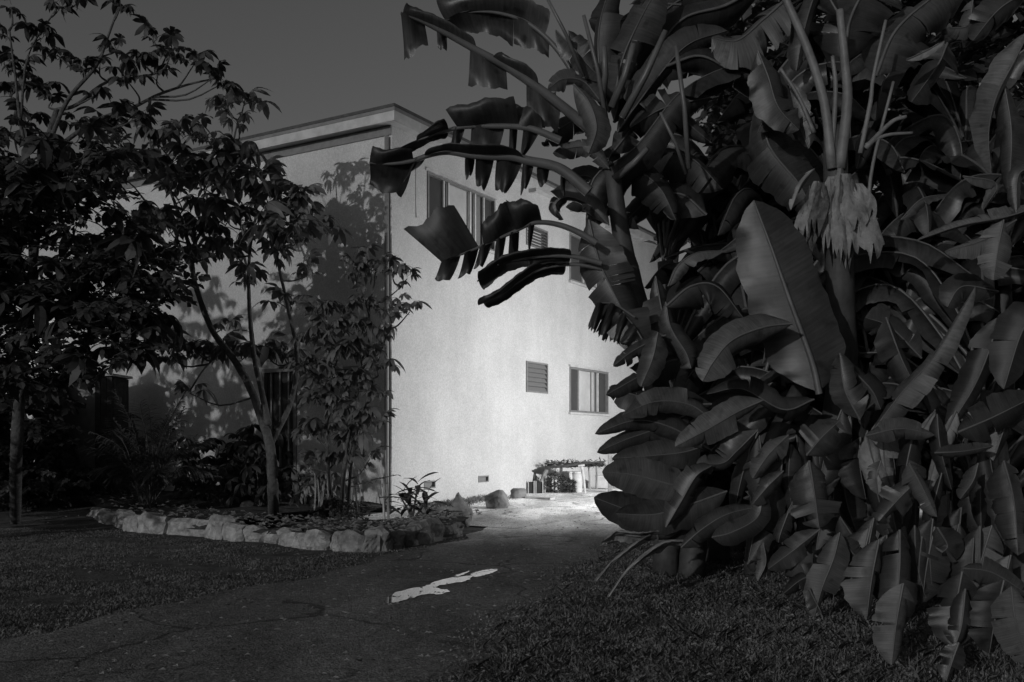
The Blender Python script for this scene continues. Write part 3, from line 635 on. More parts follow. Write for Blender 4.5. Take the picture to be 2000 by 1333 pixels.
while N < 620:
    px, py = random.uniform(-80, 345), random.uniform(270, 740)
    if not inpoly(px, py): continue
    if math.hypot((px - 215) / 42, (py - 440) / 50) < 1 and random.random() < .85: continue
    if math.hypot((px - 90) / 55, (py - 470) / 35) < 1 and random.random() < .6: continue
    if math.hypot((px - 75) / 70, (py - 660) / 40) < 1 and random.random() < .75: continue
    if math.hypot((px - 225) / 30, (py - 345) / 25) < 1 and random.random() < .8: continue
    p = at(px, py, 13.6 + random.uniform(-.9, .9)); me = SPR[N % 6] if N % 4 else PALD[N % 5]; e = Euler((random.uniform(-.6, .6), random.uniform(-.5, .6), random.uniform(0, 6.28))); sc = random.uniform(.8, 1.3)
    if N < 180: put_leaf(T3, me, p, e, sc)
    else: bake(rest, me, Matrix.Translation(p) @ e.to_matrix().to_4x4() @ Matrix.Scale(sc, 4))
    N += 1
o = rest.obj('foliage', M['darkleaf'], T3); o['kind'] = 'stuff'
for k in range(26):
    px, py = random.uniform(-20, 320), random.uniform(300, 700); p = at(px, py, 13.6 + random.uniform(-.5, .5)); b = min(nodes, key=lambda q: (q - p).length)
    q = catmull([b, b.lerp(p, .5) + Vector((0, 0, .08)), p], 5); mb = MB(); mb.tube(q, [.016, .014, .012, .01, .008, .005], 5, cap=False); mb.obj('branch', M['bark'], T3)

# --- unseen tree added outside the frame on the left to shade the bed
g = Vector((-11.3, 8.6, 0)); T4 = empty('broad_tree', g, 'unseen broad tree added outside the left edge to shade the bed', 'tree')
_, q = limb(T4, 'trunk', [g, g + Vector((.1, 0, 1.2)), g + Vector((-.1, .1, 2.6)), g + Vector((.1, 0, 4.2))], .16, .07, M['bark'], 10)
for k in range(8):
    az = k * 2.4; limb(T4, 'branch', [q[4 + k % 5], q[4 + k % 5] + Vector((math.cos(az) * .8, math.sin(az) * .8, .7)), q[4 + k % 5] + Vector((math.cos(az) * 1.7, math.sin(az) * 1.7, 1.1))], .05, .015, M['bark'])
for k in range(260):
    d = Vector((random.gauss(0, 1), random.gauss(0, 1), random.gauss(0, 1))).normalized() * random.random() ** .4
    put_leaf(T4, SPR[k % 6], g + Vector((d.x * 2.3, d.y * 2.1, 4.0 + d.z * 2.9)), Euler((random.uniform(-.6, .6), random.uniform(-.5, .6), random.uniform(0, 6.28))), random.uniform(1.0, 1.6))
g = Vector((-12.2, 12.6, 0)); T6 = empty('broad_tree', g, 'second unseen broad tree added outside the left edge to shade the wall, farther back than the first', 'tree')  # another unseen tree, added to throw shade on the left wall
_, q = limb(T6, 'trunk', [g, g + Vector((.1, 0, 1.2)), g + Vector((-.1, .1, 2.6)), g + Vector((.1, 0, 4.2))], .16, .07, M['bark'], 10)
for k in range(9):
    az = k * 2.4; limb(T6, 'branch', [q[4 + k % 5], q[4 + k % 5] + Vector((math.cos(az) * .8, math.sin(az) * .8, .7)), q[4 + k % 5] + Vector((math.cos(az) * 1.9, math.sin(az) * 1.9, 1.3))], .05, .015, M['bark'])
for k in range(290):
    d = Vector((random.gauss(0, 1), random.gauss(0, 1), random.gauss(0, 1))).normalized() * random.random() ** .4
    put_leaf(T6, PALD[k % 5] if k % 2 else SPR[k % 6], g + Vector((d.x * 2.6, d.y * 2.4, 3.6 + d.z * 3.3)), Euler((random.uniform(-.6, .6), random.uniform(-.5, .6), random.uniform(0, 6.28))), random.uniform(1.0, 1.5))
# --- dark tree behind the banana clump
g = Vector((5.6, 13.6, ground(5.6, 13.6))); T5 = empty('broad_tree', g, 'dense dark tree closing the view behind the banana clump', 'tree')
_, q = limb(T5, 'trunk', [g, g + Vector((.1, 0, 1.5)), g + Vector((-.1, .1, 3.6)), g + Vector((.1, 0, 6.2))], .18, .08, M['bark'], 10); rest = MB()
for k in range(10):
    az = k * 2.4; c = q[5 + k % 5]; limb(T5, 'branch', [c, c + Vector((math.cos(az) * 1.2, math.sin(az) * .6, .5)), c + Vector((math.cos(az) * 2.4, math.sin(az) * 1.0, .9))], .06, .015, M['bark'])
for k in range(1500):
    px = random.uniform(1410, 2150); py = random.uniform(-120, 960)
    if any(math.hypot((px - a) / 34, (py - b) / 30) < 1 for a, b in ((1535, 50), (1570, 160), (1325, 310), (1800, 100), (1310, 180))): continue
    p = at(px, py, 13.6 + random.uniform(-.8, .8))
    if p.z < ground(p.x, p.y) + .1: continue
    e = Euler((random.uniform(-.6, .6), random.uniform(-.5, .6), random.uniform(0, 6.28))); sc = random.uniform(1.2, 1.9)
    if k < 280: put_leaf(T5, SPR[k % 6], p, e, sc)
    else: bake(rest, SPR[k % 6], Matrix.Translation(p) @ e.to_matrix().to_4x4() @ Matrix.Scale(sc, 4))
o = rest.obj('foliage', M['darkleaf'], T5); o['kind'] = 'stuff'
# --- understory of the bed: palm, papaya-like plant, shrubs
def frond(tree, base, tip, sag, n=22, L=.34, m=None):
    q = catmull([base, base.lerp(tip, .5) + Vector((0, 0, sag)), tip], 14); mb = MB(); mb.tube(q, [.012 - .0006 * i for i in range(15)], 5, cap=False)
    for i in range(n):
        u = .15 + .85 * i / (n - 1); k = min(13, int(u * 14)); o = q[k].lerp(q[k + 1], u * 14 - k); t = (q[k + 1] - q[k]).normalized(); s = t.cross(Vector((0, 0, 1))).normalized()
        for sg in (-1, 1):
            d = (t * .75 + s * sg * .8 + Vector((0, 0, random.uniform(-.35, .1)))).normalized()
            leaflet(mb, o, d, Vector((0, 0, 1)), L * (.5 + .9 * math.sin(math.pi * (.12 + .8 * u))), .016, .35, n=3)
    return mb.obj('frond', m or M['palm'], tree)
g = gp(265, 1012); g.y += .6; g.z += .15
PB = empty('feathery_palm', g, 'low feathery palm bush with arching fronds behind the left edging', 'palm')
for k in range(30):
    az = 2 * math.pi * k / 30 + random.uniform(-.2, .2); Ln = random.uniform(.6, 1.35); h = random.uniform(.35, 1.9) * (1.5 - Ln * .5)
    frond(PB, g + Vector((random.uniform(-.12, .12), random.uniform(-.1, .1), 0)), g + Vector((math.cos(az) * Ln, math.sin(az) * Ln * .8, h)), .35)
g = gp(100, 1000); g.y += 2.0
PB2 = empty('feathery_palm', g, 'taller palm with drooping fronds in front of the shed', 'palm')
mb = MB(); ct = at(92, 760, g.y); mb.tube([g, g.lerp(ct, .5) + Vector((.05, 0, 0)), ct], [.06, .05, .04], 8); mb.obj('trunk', M['bark'], PB2)
for k in range(11):
    az = 2 * math.pi * k / 11; frond(PB2, ct, ct + Vector((math.cos(az) * .6, math.sin(az) * .6, random.uniform(-.4, .25))), .3, 16, .28)
def shrub(name, px, py, dY, w, h, n, meshes, s, label, cat='shrub', mats=None):
    g = gp(px, py); g.y += dY; g.z = ground(g.x, g.y) + .1; t = empty(name, g, label, cat)
    for k in range(max(3, n // 8)):
        e = g + Vector((random.uniform(-w, w) * .6, random.uniform(-.3, .3), h * random.uniform(.5, .9))); mb = MB(); mb.tube([g, g.lerp(e, .5) + Vector((random.uniform(-.08, .08), 0, .05)), e], [.018, .014, .008], 5); mb.obj('stem', M['bark'], t)
    for k in range(n):
        u = random.random() ** .6; a = random.uniform(0, 6.28); p = g + Vector((math.cos(a) * w * u, math.sin(a) * w * .6 * u, h * (.12 + .88 * random.random() * (1 - .35 * u * u))))
        put_leaf(t, random.choice(meshes), p, Euler((random.uniform(-.5, .5), random.uniform(-.5, .7), random.uniform(0, 6.28))), s * random.uniform(.7, 1.2))
    return t
shrub('shrub', 480, 1015, .9, .45, 1.25, 40, PALD, .85, 'dark leafy shrub left of the forked trunk')
shrub('shrub', 655, 1032, .45, .42, .42, 46, SPR, .55, 'low very dark bush sitting on the edging below the canes')
shrub('shrub', 390, 1010, 1.2, .6, .8, 34, SPR, .9, 'dark low shrub between palm bush and forked trunk')
shrub('shrub', 60, 1000, .9, 1.0, 1.0, 60, SPR, 1.0, 'dark undergrowth shrub at the foot of the large left tree')
shrub('shrub', 150, 985, .9, .6, .6, 36, SPR, .9, 'small dark shrub between undergrowth and palm bush')
shrub('shrub', 345, 1000, 1.6, .7, 1.3, 50, PALD, .8, 'dark drooping shrub between the palm bush and the wall', 'shrub')
shrub('shrub', 230, 985, 2.2, .9, 1.9, 60, SPR, 1.2, 'tall dark shrub standing behind the palm bush beside the shed')
shrub('shrub', 20, 985, 2.6, 1.4, 2.2, 70, SPR, 1.3, 'tall dark shrub behind the undergrowth at the far left')
shrub('shrub', 15, 985, 4.2, 2.0, 3.4, 120, SPR, 1.5, 'tallest dark shrub against the wall at the far left, behind the dark tree')
shrub('shrub', 430, 1005, 1.9, .7, 1.5, 44, PALD, .9, 'dark palmate shrub against the wall left of the door')
shrub('shrub', 590, 1012, .8, .5, .9, 36, PAL, .6, 'leafy low shrub between forked trunk and canes')
g = at(20, 985, 19.5); g.z = 0; HD = empty('hedge', g, 'dense dark overgrown hedge against the wall at the far left edge', 'hedge'); rest = MB()
for k in range(1100):
    px = random.uniform(-160, 95); py = random.uniform(745, 985)
    if math.hypot((px - 60) / 40, (py - 800) / 30) < 1 and random.random() < .6: continue
    p = at(px, py, 19.3 + random.uniform(-.7, .7)); e = Euler((random.uniform(-.6, .6), random.uniform(-.5, .6), random.uniform(0, 6.28))); me = SPR[k % 6]; sc = random.uniform(.8, 1.3)
    if k < 160: put_leaf(HD, me, p, e, sc)
    else: bake(rest, me, Matrix.Translation(p) @ e.to_matrix().to_4x4() @ Matrix.Scale(sc, 4))
o = rest.obj('foliage', M['darkleaf'], HD); o['kind'] = 'stuff'
for k in range(7):
    x = g.x - 1.2 + .3 * k; mb = MB(); mb.tube([(x, 19.5, -.05), (x + .1, 19.4, .8), (x - .1, 19.5, 1.7)], [.03, .024, .012], 5); mb.obj('stem', M['bark'], HD)
# ti plant
g = gp(805, 1030); g.z += .1
TI = empty('ti_plant', g, 'small ti plant with upright strap leaves silhouetted against the lit wall', 'plant')
strap_me = []
for s in range(3):
    mb = MB(); r = random.Random(s); leaflet(mb, Vector((0, 0, 0)), Vector((1, 0, .35)).normalized(), Vector((-.35, 0, 1)).normalized(), .30, .036, .35 + .15 * s, n=5)
    me = bpy.data.meshes.new('strap_leaf'); me.from_pydata(mb.v, [], mb.f); me.materials.append(M['darkleaf']); strap_me.append(me)
for (tx, ty) in [(784, 974), (816, 948), (800, 966), (834, 972)]:
    e = at(tx, ty, g.y); mb = MB(); mb.tube([g, g.lerp(e, .5) + Vector((random.uniform(-.03, .03), 0, 0)), e], [.022, .018, .014], 6); mb.obj('stem', M['bark'], TI)
    for k in range(11):
        put_leaf(TI, strap_me[k % 3], e + Vector((0, 0, -.035 * k + .05)), Euler((random.uniform(-.3, .3), random.uniform(-.9, .2), 2.4 * k)), random.uniform(.95, 1.45))
# thin spiky twigs crossing the corner
a = at(700, 985, 14.2)
TW = empty('spiky_sapling', a * 1.0, 'thin spiky sapling reaching past the building corner', 'plant')
for (x0, y0, x1, y1) in [(690, 950, 775, 928), (740, 972, 800, 975), (700, 1000, 690, 940)]:
    p, q = at(x0, y0, 14.2), at(x1, y1, 14.1); mb = MB(); mb.tube([p, p.lerp(q, .5) + Vector((0, 0, .02)), q], [.012, .010, .006], 5); mb.obj('twig', M['bark'], TW)
    for k in range(12):
        u = .3 + .7 * k / 11; put_leaf(TW, strap_me[k % 3], p.lerp(q, u), Euler((random.uniform(-1, 1), random.uniform(-.6, .6), random.uniform(-1, 1) + (0 if k % 2 else 3))), .22)

# ------------------------------------------------------------------ banana plants
def prof(u):
    u = min(1, max(0, u)); return (1 - (1 - min(1, u / .32)) ** 2.2) ** .8 * (1 - (1 - min(1, (1 - u) / .55)) ** 2.4) ** .75
def blade_strip(mb, q, S, N, u0, u1, wl, sg, fold, curl, extra, gap, ncol=4):
    n = len(q) - 1; m = max(3, int((u1 - u0) * 30)); v = []; uv = []; p1, p2 = random.uniform(0, 6), random.uniform(0, 6)
    for i in range(m + 1):
        u = u0 + (u1 - u0) * i / m; x = u * n; k = min(n - 1, int(x)); t = x - k
        P = q[k].lerp(q[k + 1], t); s = S[k].lerp(S[k + 1], t); nn = N[k].lerp(N[k + 1], t); W = wl(u) * (1 + .035 * math.sin(u * 31 + p1) + .025 * math.sin(u * 67 + p2))
        T = (q[k + 1] - q[k]).normalized(); mid = (u0 + u1) / 2
        for c in range(ncol + 1):
            c_ = c / ncol; ang = fold + extra * c_ + curl * c_
            d = s * sg * math.cos(ang) - nn * math.sin(ang)
            sh = T * ((mid - u) * gap * c_ * c_ * W * 1.5) + T * (.22 * W * c_)
            v.append(P + d * (W * c_) + sh + nn * (W * (.10 * math.sin(u * 13 + p2) + .05 * math.sin(u * 37 + p1)) * c_ * c_)); uv.append((u * 3, c_ * .5))
    f = [(i * (ncol + 1) + c, i * (ncol + 1) + c + 1, (i + 1) * (ncol + 1) + c + 1, (i + 1) * (ncol + 1) + c) for i in range(m) for c in range(ncol)]
    mb.add(v, f, uv)
def frames(q, face, roll):
    S = []; N = []
    for i in range(len(q)):
        T = (q[min(i + 1, len(q) - 1)] - q[max(i - 1, 0)]).normalized(); s = T.cross(face)
        if s.length < .05: s = T.cross(Vector((1, 0, 0)))
        s.normalize(); n = s.cross(T).normalized()
        c, sn = math.cos(roll), math.sin(roll); S.append(s * c + n * sn); N.append(n * c - s * sn)
    return S, N
def make_leaf(parent, q, hw, face, roll=0, fold=.15, curl=.35, tears=2, ub0=.0, m='banana', rib=.018, name='leaf', seed=None):
    """q: smooth midrib points (world); hw half width in metres"""
    r = random.Random(seed if seed is not None else random.random())
    S, N = frames(q, face, roll); mb = MB(); wl = lambda u: hw * prof((u - ub0) / (1 - ub0)) + .002
    for sg in (-1, 1):
        cuts = sorted([ub0 + .002] + [r.uniform(ub0 + .15, .95) for _ in range(tears)] + [1.0])
        for a, b in zip(cuts, cuts[1:]):
            if b - a < .02: continue
            blade_strip(mb, q, S, N, a, b, wl, sg, fold, curl, r.uniform(-.35, .75) if tears else 0, .22 if tears else 0)
    o = mb.obj(name, M[m], parent, smooth=True, uv=True)
    k = len(q) - 1; mr = MB(); mr.tube([p + N[i] * .004 for i, p in enumerate(q)], [rib * (1 - .8 * i / k) for i in range(k + 1)], 6, cap=False); mr.obj('midrib', M['midrib'], o, smooth=True)
    return o
FACE = Vector((-.15, -1, .15)).normalized()
def Lf(parent, mid, Y, hw, roll=0, fold=.15, curl=.3, tears=1, ub0=0, m='banana', rib=None, Y2=None, dome=0.0):
    """broad leaf: mid in photograph pixels, Y its distance"""
    n = len(mid); Y2 = Y if Y2 is None else Y2
    q = catmull([at(x, y, Y + (Y2 - Y) * i / (n - 1) - dome * math.sin(math.pi * i / (n - 1))) for i, (x, y) in enumerate(mid)], 30)
    return make_leaf(parent, q, hw / F * Y, FACE, R(roll), fold, curl, max(0, tears + random.choice((0, 1, 2, 3)) if tears >= 0 else 0), ub0, m, rib or max(.007, hw / F * Y * .055))
def Fl(parent, mid, Y, flaps, m='banana_dark', rib=.03, Y2=None, ribm='midrib'):
    """arching leaf seen edge on: midrib plus hanging torn flaps (u0,u1,(dx,dy) at u0,(dx,dy) at u1[,tip fraction])"""
    n = len(mid); Y2 = Y if Y2 is None else Y2; q = catmull([at(x, y, Y + (Y2 - Y) * i / (n - 1)) for i, (x, y) in enumerate(mid)], 40); mb = MB()
    rg = random.Random(int(mid[0][0] * 7 + mid[0][1])); out = []
    for fl in flaps:
        u0, u1, d0, d1 = fl[:4]; tip = fl[4] if len(fl) > 4 else .75; n_ = 1 if (tip > .965 or u1 - u0 < .05 or max(d0[1], d1[1]) < 26) else max(1, int((u1 - u0) / .065))
        for k in range(n_):
            a, b = k / n_, (k + 1) / n_; g_ = rg.uniform(.78, 1.12) if n_ > 1 else 1; sw = rg.uniform(-5, 4) if n_ > 1 else 0
            dd = lambda t: ((d0[0] + (d1[0] - d0[0]) * t) * g_ + sw, (d0[1] + (d1[1] - d0[1]) * t) * g_)
            out.append((u0 + (u1 - u0) * a, u0 + (u1 - u0) * b, dd(a), dd(b), tip if n_ == 1 else rg.uniform(.7, .97)))
    for fl in out:
        u0, u1, d0, d1 = fl[:4]; tip = fl[4]; yo = random.uniform(.05, .22) * (1 if d0[1] > 0 else -1); mm = max(5, int((u1 - u0) * 60)); nc = 6; sl_ = 0 if tip > .965 else random.uniform(-.45, .45); v = []; uv = []
        for i in range(mm + 1):
            s = i / mm; u = u0 + (u1 - u0) * s; x = u * 40; k = min(39, int(x)); P = q[k].lerp(q[k + 1], x - k)
            dx = d0[0] + (d1[0] - d0[0]) * s; dy = d0[1] + (d1[1] - d0[1]) * s; edge_ = 1 + sl_ * (s - .5) + .06 * math.sin(i * .9 + yo * 50) + .03 * math.sin(i * 2.3)
            M0 = q[min(39, int((u0 + u1) / 2 * 40))]
            for c in range(nc + 1):
                t = c / nc; pinch = (1 - tip) * t * t
                off = Vector((dx * t, 0, -dy * t)) / F * Y * edge_; off.y = yo * (math.sin(t * 1.9)) * .8 + .03 * math.sin(s * 6 + t * 3)
                Q = P + off; Q.x += (M0.x - P.x) * pinch; Q.z += (M0.z - P.z) * pinch * .6
                v.append(Q); uv.append((u * 3, t * .5))
        f = [(i * (nc + 1) + c, i * (nc + 1) + c + 1, (i + 1) * (nc + 1) + c + 1, (i + 1) * (nc + 1) + c) for i in range(mm) for c in range(nc)]
        mb.add(v, f, uv)
    o = mb.obj('leaf', M[m], parent, smooth=True, uv=True); mr = MB(); mr.tube(q, [rib * (1 - .75 * i / 40) for i in range(41)], 7, cap=False); mr.obj('midrib', M[ribm], o, smooth=True); return o
def pseudostem(parent, pts, r0, r1):
    q = catmull(pts, 14); mb = MB(); mb.tube(q, [r0 + (r1 - r0) * i / 14 for i in range(15)], 12, wob=.05); mb.obj('pseudostem', M['stem'], parent, smooth=True)

# plant A: the one at the left edge of the clump, arching over the drive
ga = gp(1320, 1110); PA = empty('banana_plant', ga, 'tall banana plant whose torn leaves arch out over the drive', 'banana plant', 'banana plants of the clump')
ca = at(1215, 470, 8.6); pseudostem(PA, [ga, at(1290, 800, 8.6), at(1235, 560, 8.6), ca, at(1195, 330, 8.6)], .13, .07)
Fl(PA, [(1150, 250), (1075, 190), (1000, 137), (930, 98), (870, 65), (820, 40), (783, 26)], 8.3,
   [(.80, 1, (5, 30), (2, 78), .97), (.66, .72, (0, 26), (-3, 28)), (.36, .53, (4, 42), (-6, 66), .97), (.12, .27, (-6, 52), (0, 62), .97), (.22, .42, (4, -16), (4, -8)), (.5, .98, (2, -12), (3, -16), .9)], 'banana', .05, 7.9)
Fl(PA, [(1150, 200), (1105, 120), (1065, 72), (1020, 40), (960, 24), (905, 26), (862, 44)], 8.8,
   [(.34, .97, (20, -35), (-25, -30), .9), (.30, .55, (0, 30), (0, 48), .98), (.55, .96, (0, 46), (22, 18), .98)], 'banana', .03)
Fl(PA, [(1095, 275), (1053, 257), (1021, 249), (965, 247), (909, 248), (875, 255), (841, 266), (807, 279), (772, 295)], 8.2,
   [(.10, .28, (-4, -30), (-5, -45), .97), (.27, .55, (-5, -45), (-30, -28), .92), (.62, .85, (0, -12), (0, -5)), (.62, .99, (-4, 12), (12, 6), .9), (.33, .47, (-15, 50), (-6, 48), .97), (.275, .31, (-5, 52), (-4, 54), .9), (.12, .245, (-36, 46), (-8, 54), .97), (.50, .58, (-15, 38), (-12, 34), .8)], 'banana_dark', .035)
Fl(PA, [(1150, 375), (1109, 340), (1078, 324), (1033, 315), (999, 307), (954, 306), (915, 303), (875, 297), (839, 303), (800, 316), (760, 320), (722, 318)], 7.8,
   [(.80, 1, (-26, 62), (-8, 34), .97), (.80, 1, (0, -16), (8, -24), .97), (.74, .80, (-26, 22), (-30, 44), .97), (.515, .56, (-8, 36), (-8, 34), .35), (.43, .51, (-16, 54), (-12, 52), .6), (.30, .42, (-28, 60), (-15, 62), .7), (.25, .30, (-12, 56), (-9, 58), .55), (.19, .24, (-4, 34), (-4, 36), .5), (.10, .13, (0, 38), (-2, 40), .4), (.3, .75, (0, -9), (0, -10))], 'banana_dark', .05)
Fl(PA, [(1165, 475), (1135, 457), (1100, 442), (1065, 435), (1035, 438), (1000, 455), (960, 472), (920, 490), (862, 512)], 7.9,
   [(.40, .60, (-8, -24), (-20, -52), .97), (.58, .80, (-22, -50), (-8, -34), .95), (.83, 1, (-50, -80), (-69, -57), 1), (.92, 1, (-18, 42), (-24, 38), .8), (.83, .905, (-18, 46), (-16, 44), .97), (.74, .825, (-20, 50), (-14, 40), .9), (.66, .72, (-10, 54), (-12, 50), .7), (.575, .64, (-2, 54), (-6, 56), .8), (.46, .51, (-12, 72), (-6, 66), .3)], 'banana_dark', .03)
Fl(PA, [(1175, 515), (1127, 503), (1077, 500), (1020, 506), (974, 518), (932, 550)], 8.0, [(.25, .99, (0, 14), (6, 16), .95), (.25, .99, (2, -8), (-4, -14), .95)], 'banana_dark', .024)
Fl(PA, [(1175, 525), (1120, 517), (1060, 525), (1015, 550), (974, 578), (934, 596)], 8.1, [(.25, 1, (-2, -15), (-5, -7), .9), (.25, .95, (6, 14), (4, 8), .9)], 'banana_dark', .02)
Lf(PA, [(1150, 430), (1172, 515), (1215, 605), (1262, 700)], 8.1, 52, 0, .1, .2, 3, m='banana')
Fl(PA, [(1240, 620), (1200, 595), (1165, 592)], 8.05, [(.3, .62, (-30, 64), (-24, 50), .97), (.64, 1, (-26, 56), (-16, 44), .97)], 'banana_dark', .01)
Fl(PA, [(1270, 690), (1240, 640), (1215, 610)], 8.05, [(.2, .6, (-30, 8), (-30, 34), .97), (.62, 1, (-22, 40), (-25, 50), .97)], 'banana_dark', .01)
Lf(PA, [(1120, 165), (1150, 200), (1165, 250), (1150, 300)], 8.0, 38, 15, .2, .4, 1, m='banana_pale')
Lf(PA, [(1085, 180), (1065, 215), (1062, 250)], 8.4, 24, 20, .3, .5, 1, m='banana')
Lf(PA, [(1085, 60), (1115, 90), (1150, 130), (1180, 160)], 8.6, 26, 40, .3, .4, 1, m='banana')
Lf(PA, [(1190, 330), (1150, 290), (1110, 290), (1080, 300)], 8.5, 22, 20, .2, .5, 3, m='banana_pale')
Lf(PA, [(1190, 440), (1150, 400), (1110, 385), (1085, 400), (1100, 430)], 8.4, 26, 30, .2, .5, 2)
for (x0, y0, x1, y1, r) in [(1180, 90, 1176, 200, .028), (1238, 85, 1195, 210, .032), (1300, 60, 1215, 230, .03), (1140, 30, 1185, 240, .02), (1320, 90, 1345, 330, .022), (1265, 290, 1200, 350, .03), (1060, -20, 1140, 150, .016), (1290, 220, 1340, 340, .016)]:
    mb = MB(); a, b = at(x1, y1, 8.5), at(x0, y0, 8.3); mb.tube([a, a.lerp(b, .5) + Vector((.02, 0, 0)), b], [r * 1.2, r, r * .8], 7); mb.obj('leaf_stalk', M['midrib'], PA, smooth=True)
Lf(PA, [(1180, 470), (1150, 450), (1160, 350), (1240, 290), (1330, 180), (1430, 130), (1480, 150)], 8.7, 46, 50, .3, .5, 3, m='banana_dark')

for (mid, Y, hw, roll, m) in [([(1200, 200), (1215, 120), (1250, 40), (1300, -50)], 8.9, 52, 10, 'banana'), ([(1190, 220), (1170, 120), (1175, 30), (1210, -60)], 9.1, 44, 25, 'banana_dark'), ([(1205, 260), (1270, 170), (1340, 90), (1420, 60)], 8.8, 40, -30, 'banana_dark'),
    ([(1195, 300), (1250, 240), (1320, 230), (1390, 280)], 8.9, 44, -10, 'banana'), ([(1200, 330), (1240, 330), (1290, 370), (1320, 430)], 8.8, 46, 0, 'banana_dark'), ([(1200, 240), (1230, 150), (1290, 110), (1370, 130)], 9.3, 60, 15, 'banana_dark'),
    ([(1190, 210), (1160, 150), (1130, 110), (1110, 60)], 9.2, 34, 30, 'banana_dark'), ([(1210, 350), (1280, 300), (1350, 310), (1410, 370)], 9.2, 60, 10, 'banana_dark'), ([(1180, 380), (1160, 350), (1130, 345), (1095, 370)], 8.9, 26, 10, 'banana'),
    ([(1205, 280), (1180, 330), (1150, 380), (1105, 405)], 9.0, 30, 0, 'banana_dark'), ([(1380, 420), (1330, 380), (1270, 390), (1215, 440)], 9.2, 56, 0, 'banana_dark'), ([(1330, 10), (1270, 10), (1215, 40), (1150, 40)], 9.4, 46, 0, 'banana_dark'), ([(1420, -20), (1350, -10), (1290, 30), (1250, 90)], 9.4, 60, 10, 'banana_dark'),
    ([(1180, 250), (1130, 235), (1090, 255), (1060, 285)], 8.7, 30, 0, 'banana_dark'), ([(1175, 200), (1140, 160), (1100, 155), (1070, 175)], 8.6, 24, 15, 'banana')]:
    Lf(PA, mid, Y, hw, roll, .2, .45, 2, m=m)
# plant B: the tall one with the pale sheaths, right of centre
gb = gp(1640, 1180); PBn = empty('banana_plant', gb, 'tallest banana plant with a skirt of pale dead sheaths below its crown', 'banana plant', 'banana plants of the clump')
pseudostem(PBn, [gb + Vector((0, 1.0, .05)), at(1640, 800, 8.9), at(1640, 560, 8.6), at(1632, 320, 8.5), at(1630, 250, 8.5)], .16, .09)
for pts, r in [([(1625, 330), (1610, 200), (1575, 90), (1535, 0), (1510, -60)], .045), ([(1640, 330), (1655, 200), (1650, 120), (1640, 20)], .05), ([(1622, 330), (1632, 180), (1626, 110)], .025), ([(1680, 300), (1700, 200), (1706, 150), (1730, 40)], .022),
               ([(1590, 260), (1560, 190), (1525, 135)], .02), ([(1700, 500), (1700, 350), (1745, 160)], .02), ([(1690, 290), (1740, 240), (1770, 228)], .025), ([(1690, 285), (1730, 265), (1782, 260)], .02)]:
    q = catmull([at(x, y, 8.4) for x, y in pts], 12); mb = MB(); mb.tube(q, [r * (1 - .35 * i / 12) for i in range(13)], 8); mb.obj('leaf_stalk', M['stalk'], PBn, smooth=True)
# dead sheath skirt: wide limp ribbons hanging from below the crown
for k in range(15):
    x0 = 1590 + k * 6.6 + random.uniform(-5, 5); y0 = 330 + abs(k - 7) * 5 + random.uniform(-8, 14); spread = (k - 7) * 4.0; x1 = x0 + spread + random.uniform(-8, 8); y1 = random.uniform(415, 515) - (25 if k < 4 else 0)
    Yk = 8.34 - .035 * (k % 4); wd = random.uniform(22, 48); mb = MB(); v = []; uv = []; p1 = random.uniform(0, 6); NR = 12; NC = 6
    for i in range(NR + 1):
        t = i / NR; cx_ = x0 + (x1 - x0) * t + 5 * math.sin(t * 4 + p1); cy_ = y0 + (y1 - y0) * t; ww = wd * (.45 + .75 * min(1, t * 2.2)) * (1 if t < .85 else 1 - 2.2 * (t - .85))
        for c in range(NC + 1):
            e = c / NC - .5; rag = (22 * math.sin(c * 2.4 + p1) if i == NR else 9 * math.sin(c * 2.4 + p1) if i == NR - 1 else 0)
            v.append(at(cx_ + e * ww, cy_ + rag, Yk - .10 * math.sin(min(1, t * 1.4) * 1.6) + .02 * math.cos(e * 7 + p1) + .10 * e * e + .02 * math.sin(t * 9 + c * 1.7 + p1) + .012 * math.sin(t * 23 + c * 3.1))); uv.append((t, c / NC))
    f = [(i * (NC + 1) + c, i * (NC + 1) + c + 1, (i + 1) * (NC + 1) + c + 1, (i + 1) * (NC + 1) + c) for i in range(NR) for c in range(NC)]
    mb.add(v, f, uv); mb.obj('dead_sheath', M['dead' if k % 3 else 'dead_dark'], PBn, smooth=True, uv=True)
Lf(PBn, [(1590, 330), (1565, 360), (1545, 410)], 8.3, 14, 30, .4, .6, 0, m='dead')
Lf(PBn, [(1535, 0), (1490, 40), (1440, 80), (1390, 75)], 8.6, 62, -20, .2, .4, 2, m='banana_pale')
Lf(PBn, [(1500, -40), (1420, 10), (1330, 40), (1270, 130), (1235, 260)], 9.2, 75, 20, .3, .5, 2, m='banana_dark')
Lf(PBn, [(1640, 30), (1600, -20), (1570, 60), (1555, 140)], 8.6, 48, 10, .3, .5, 1, m='banana')
Lf(PBn, [(1650, 120), (1660, 40), (1700, -30), (1760, -60)], 8.8, 80, 0, .2, .4, 1, m='banana')
Lf(PBn, [(1710, 150), (1750, 60), (1830, -10), (1900, -50)], 8.9, 75, 20, .2, .4, 2, m='banana')
Lf(PBn, [(1480, 100), (1500, 150), (1520, 210), (1560, 255)], 8.5, 42, 10, .15, .3, 1, m='banana')
Lf(PBn, [(1300, 130), (1370, 110), (1440, 150), (1500, 200), (1480, 260)], 8.8, 60, -25, .4, .5, 1, m='banana_dark')
Lf(PBn, [(1390, 190), (1300, 210), (1230, 250)], 8.7, 36, 30, .2, .4, 2, m='banana')
Lf(PBn, [(1490, 180), (1500, 280), (1560, 360), (1590, 420)], 8.9, 60, 0, .2, .4, 1, m='banana_dark')
Lf(PBn, [(1580, 290), (1560, 240), (1540, 160)], 8.7, 30, 50, .2, .4, 0)
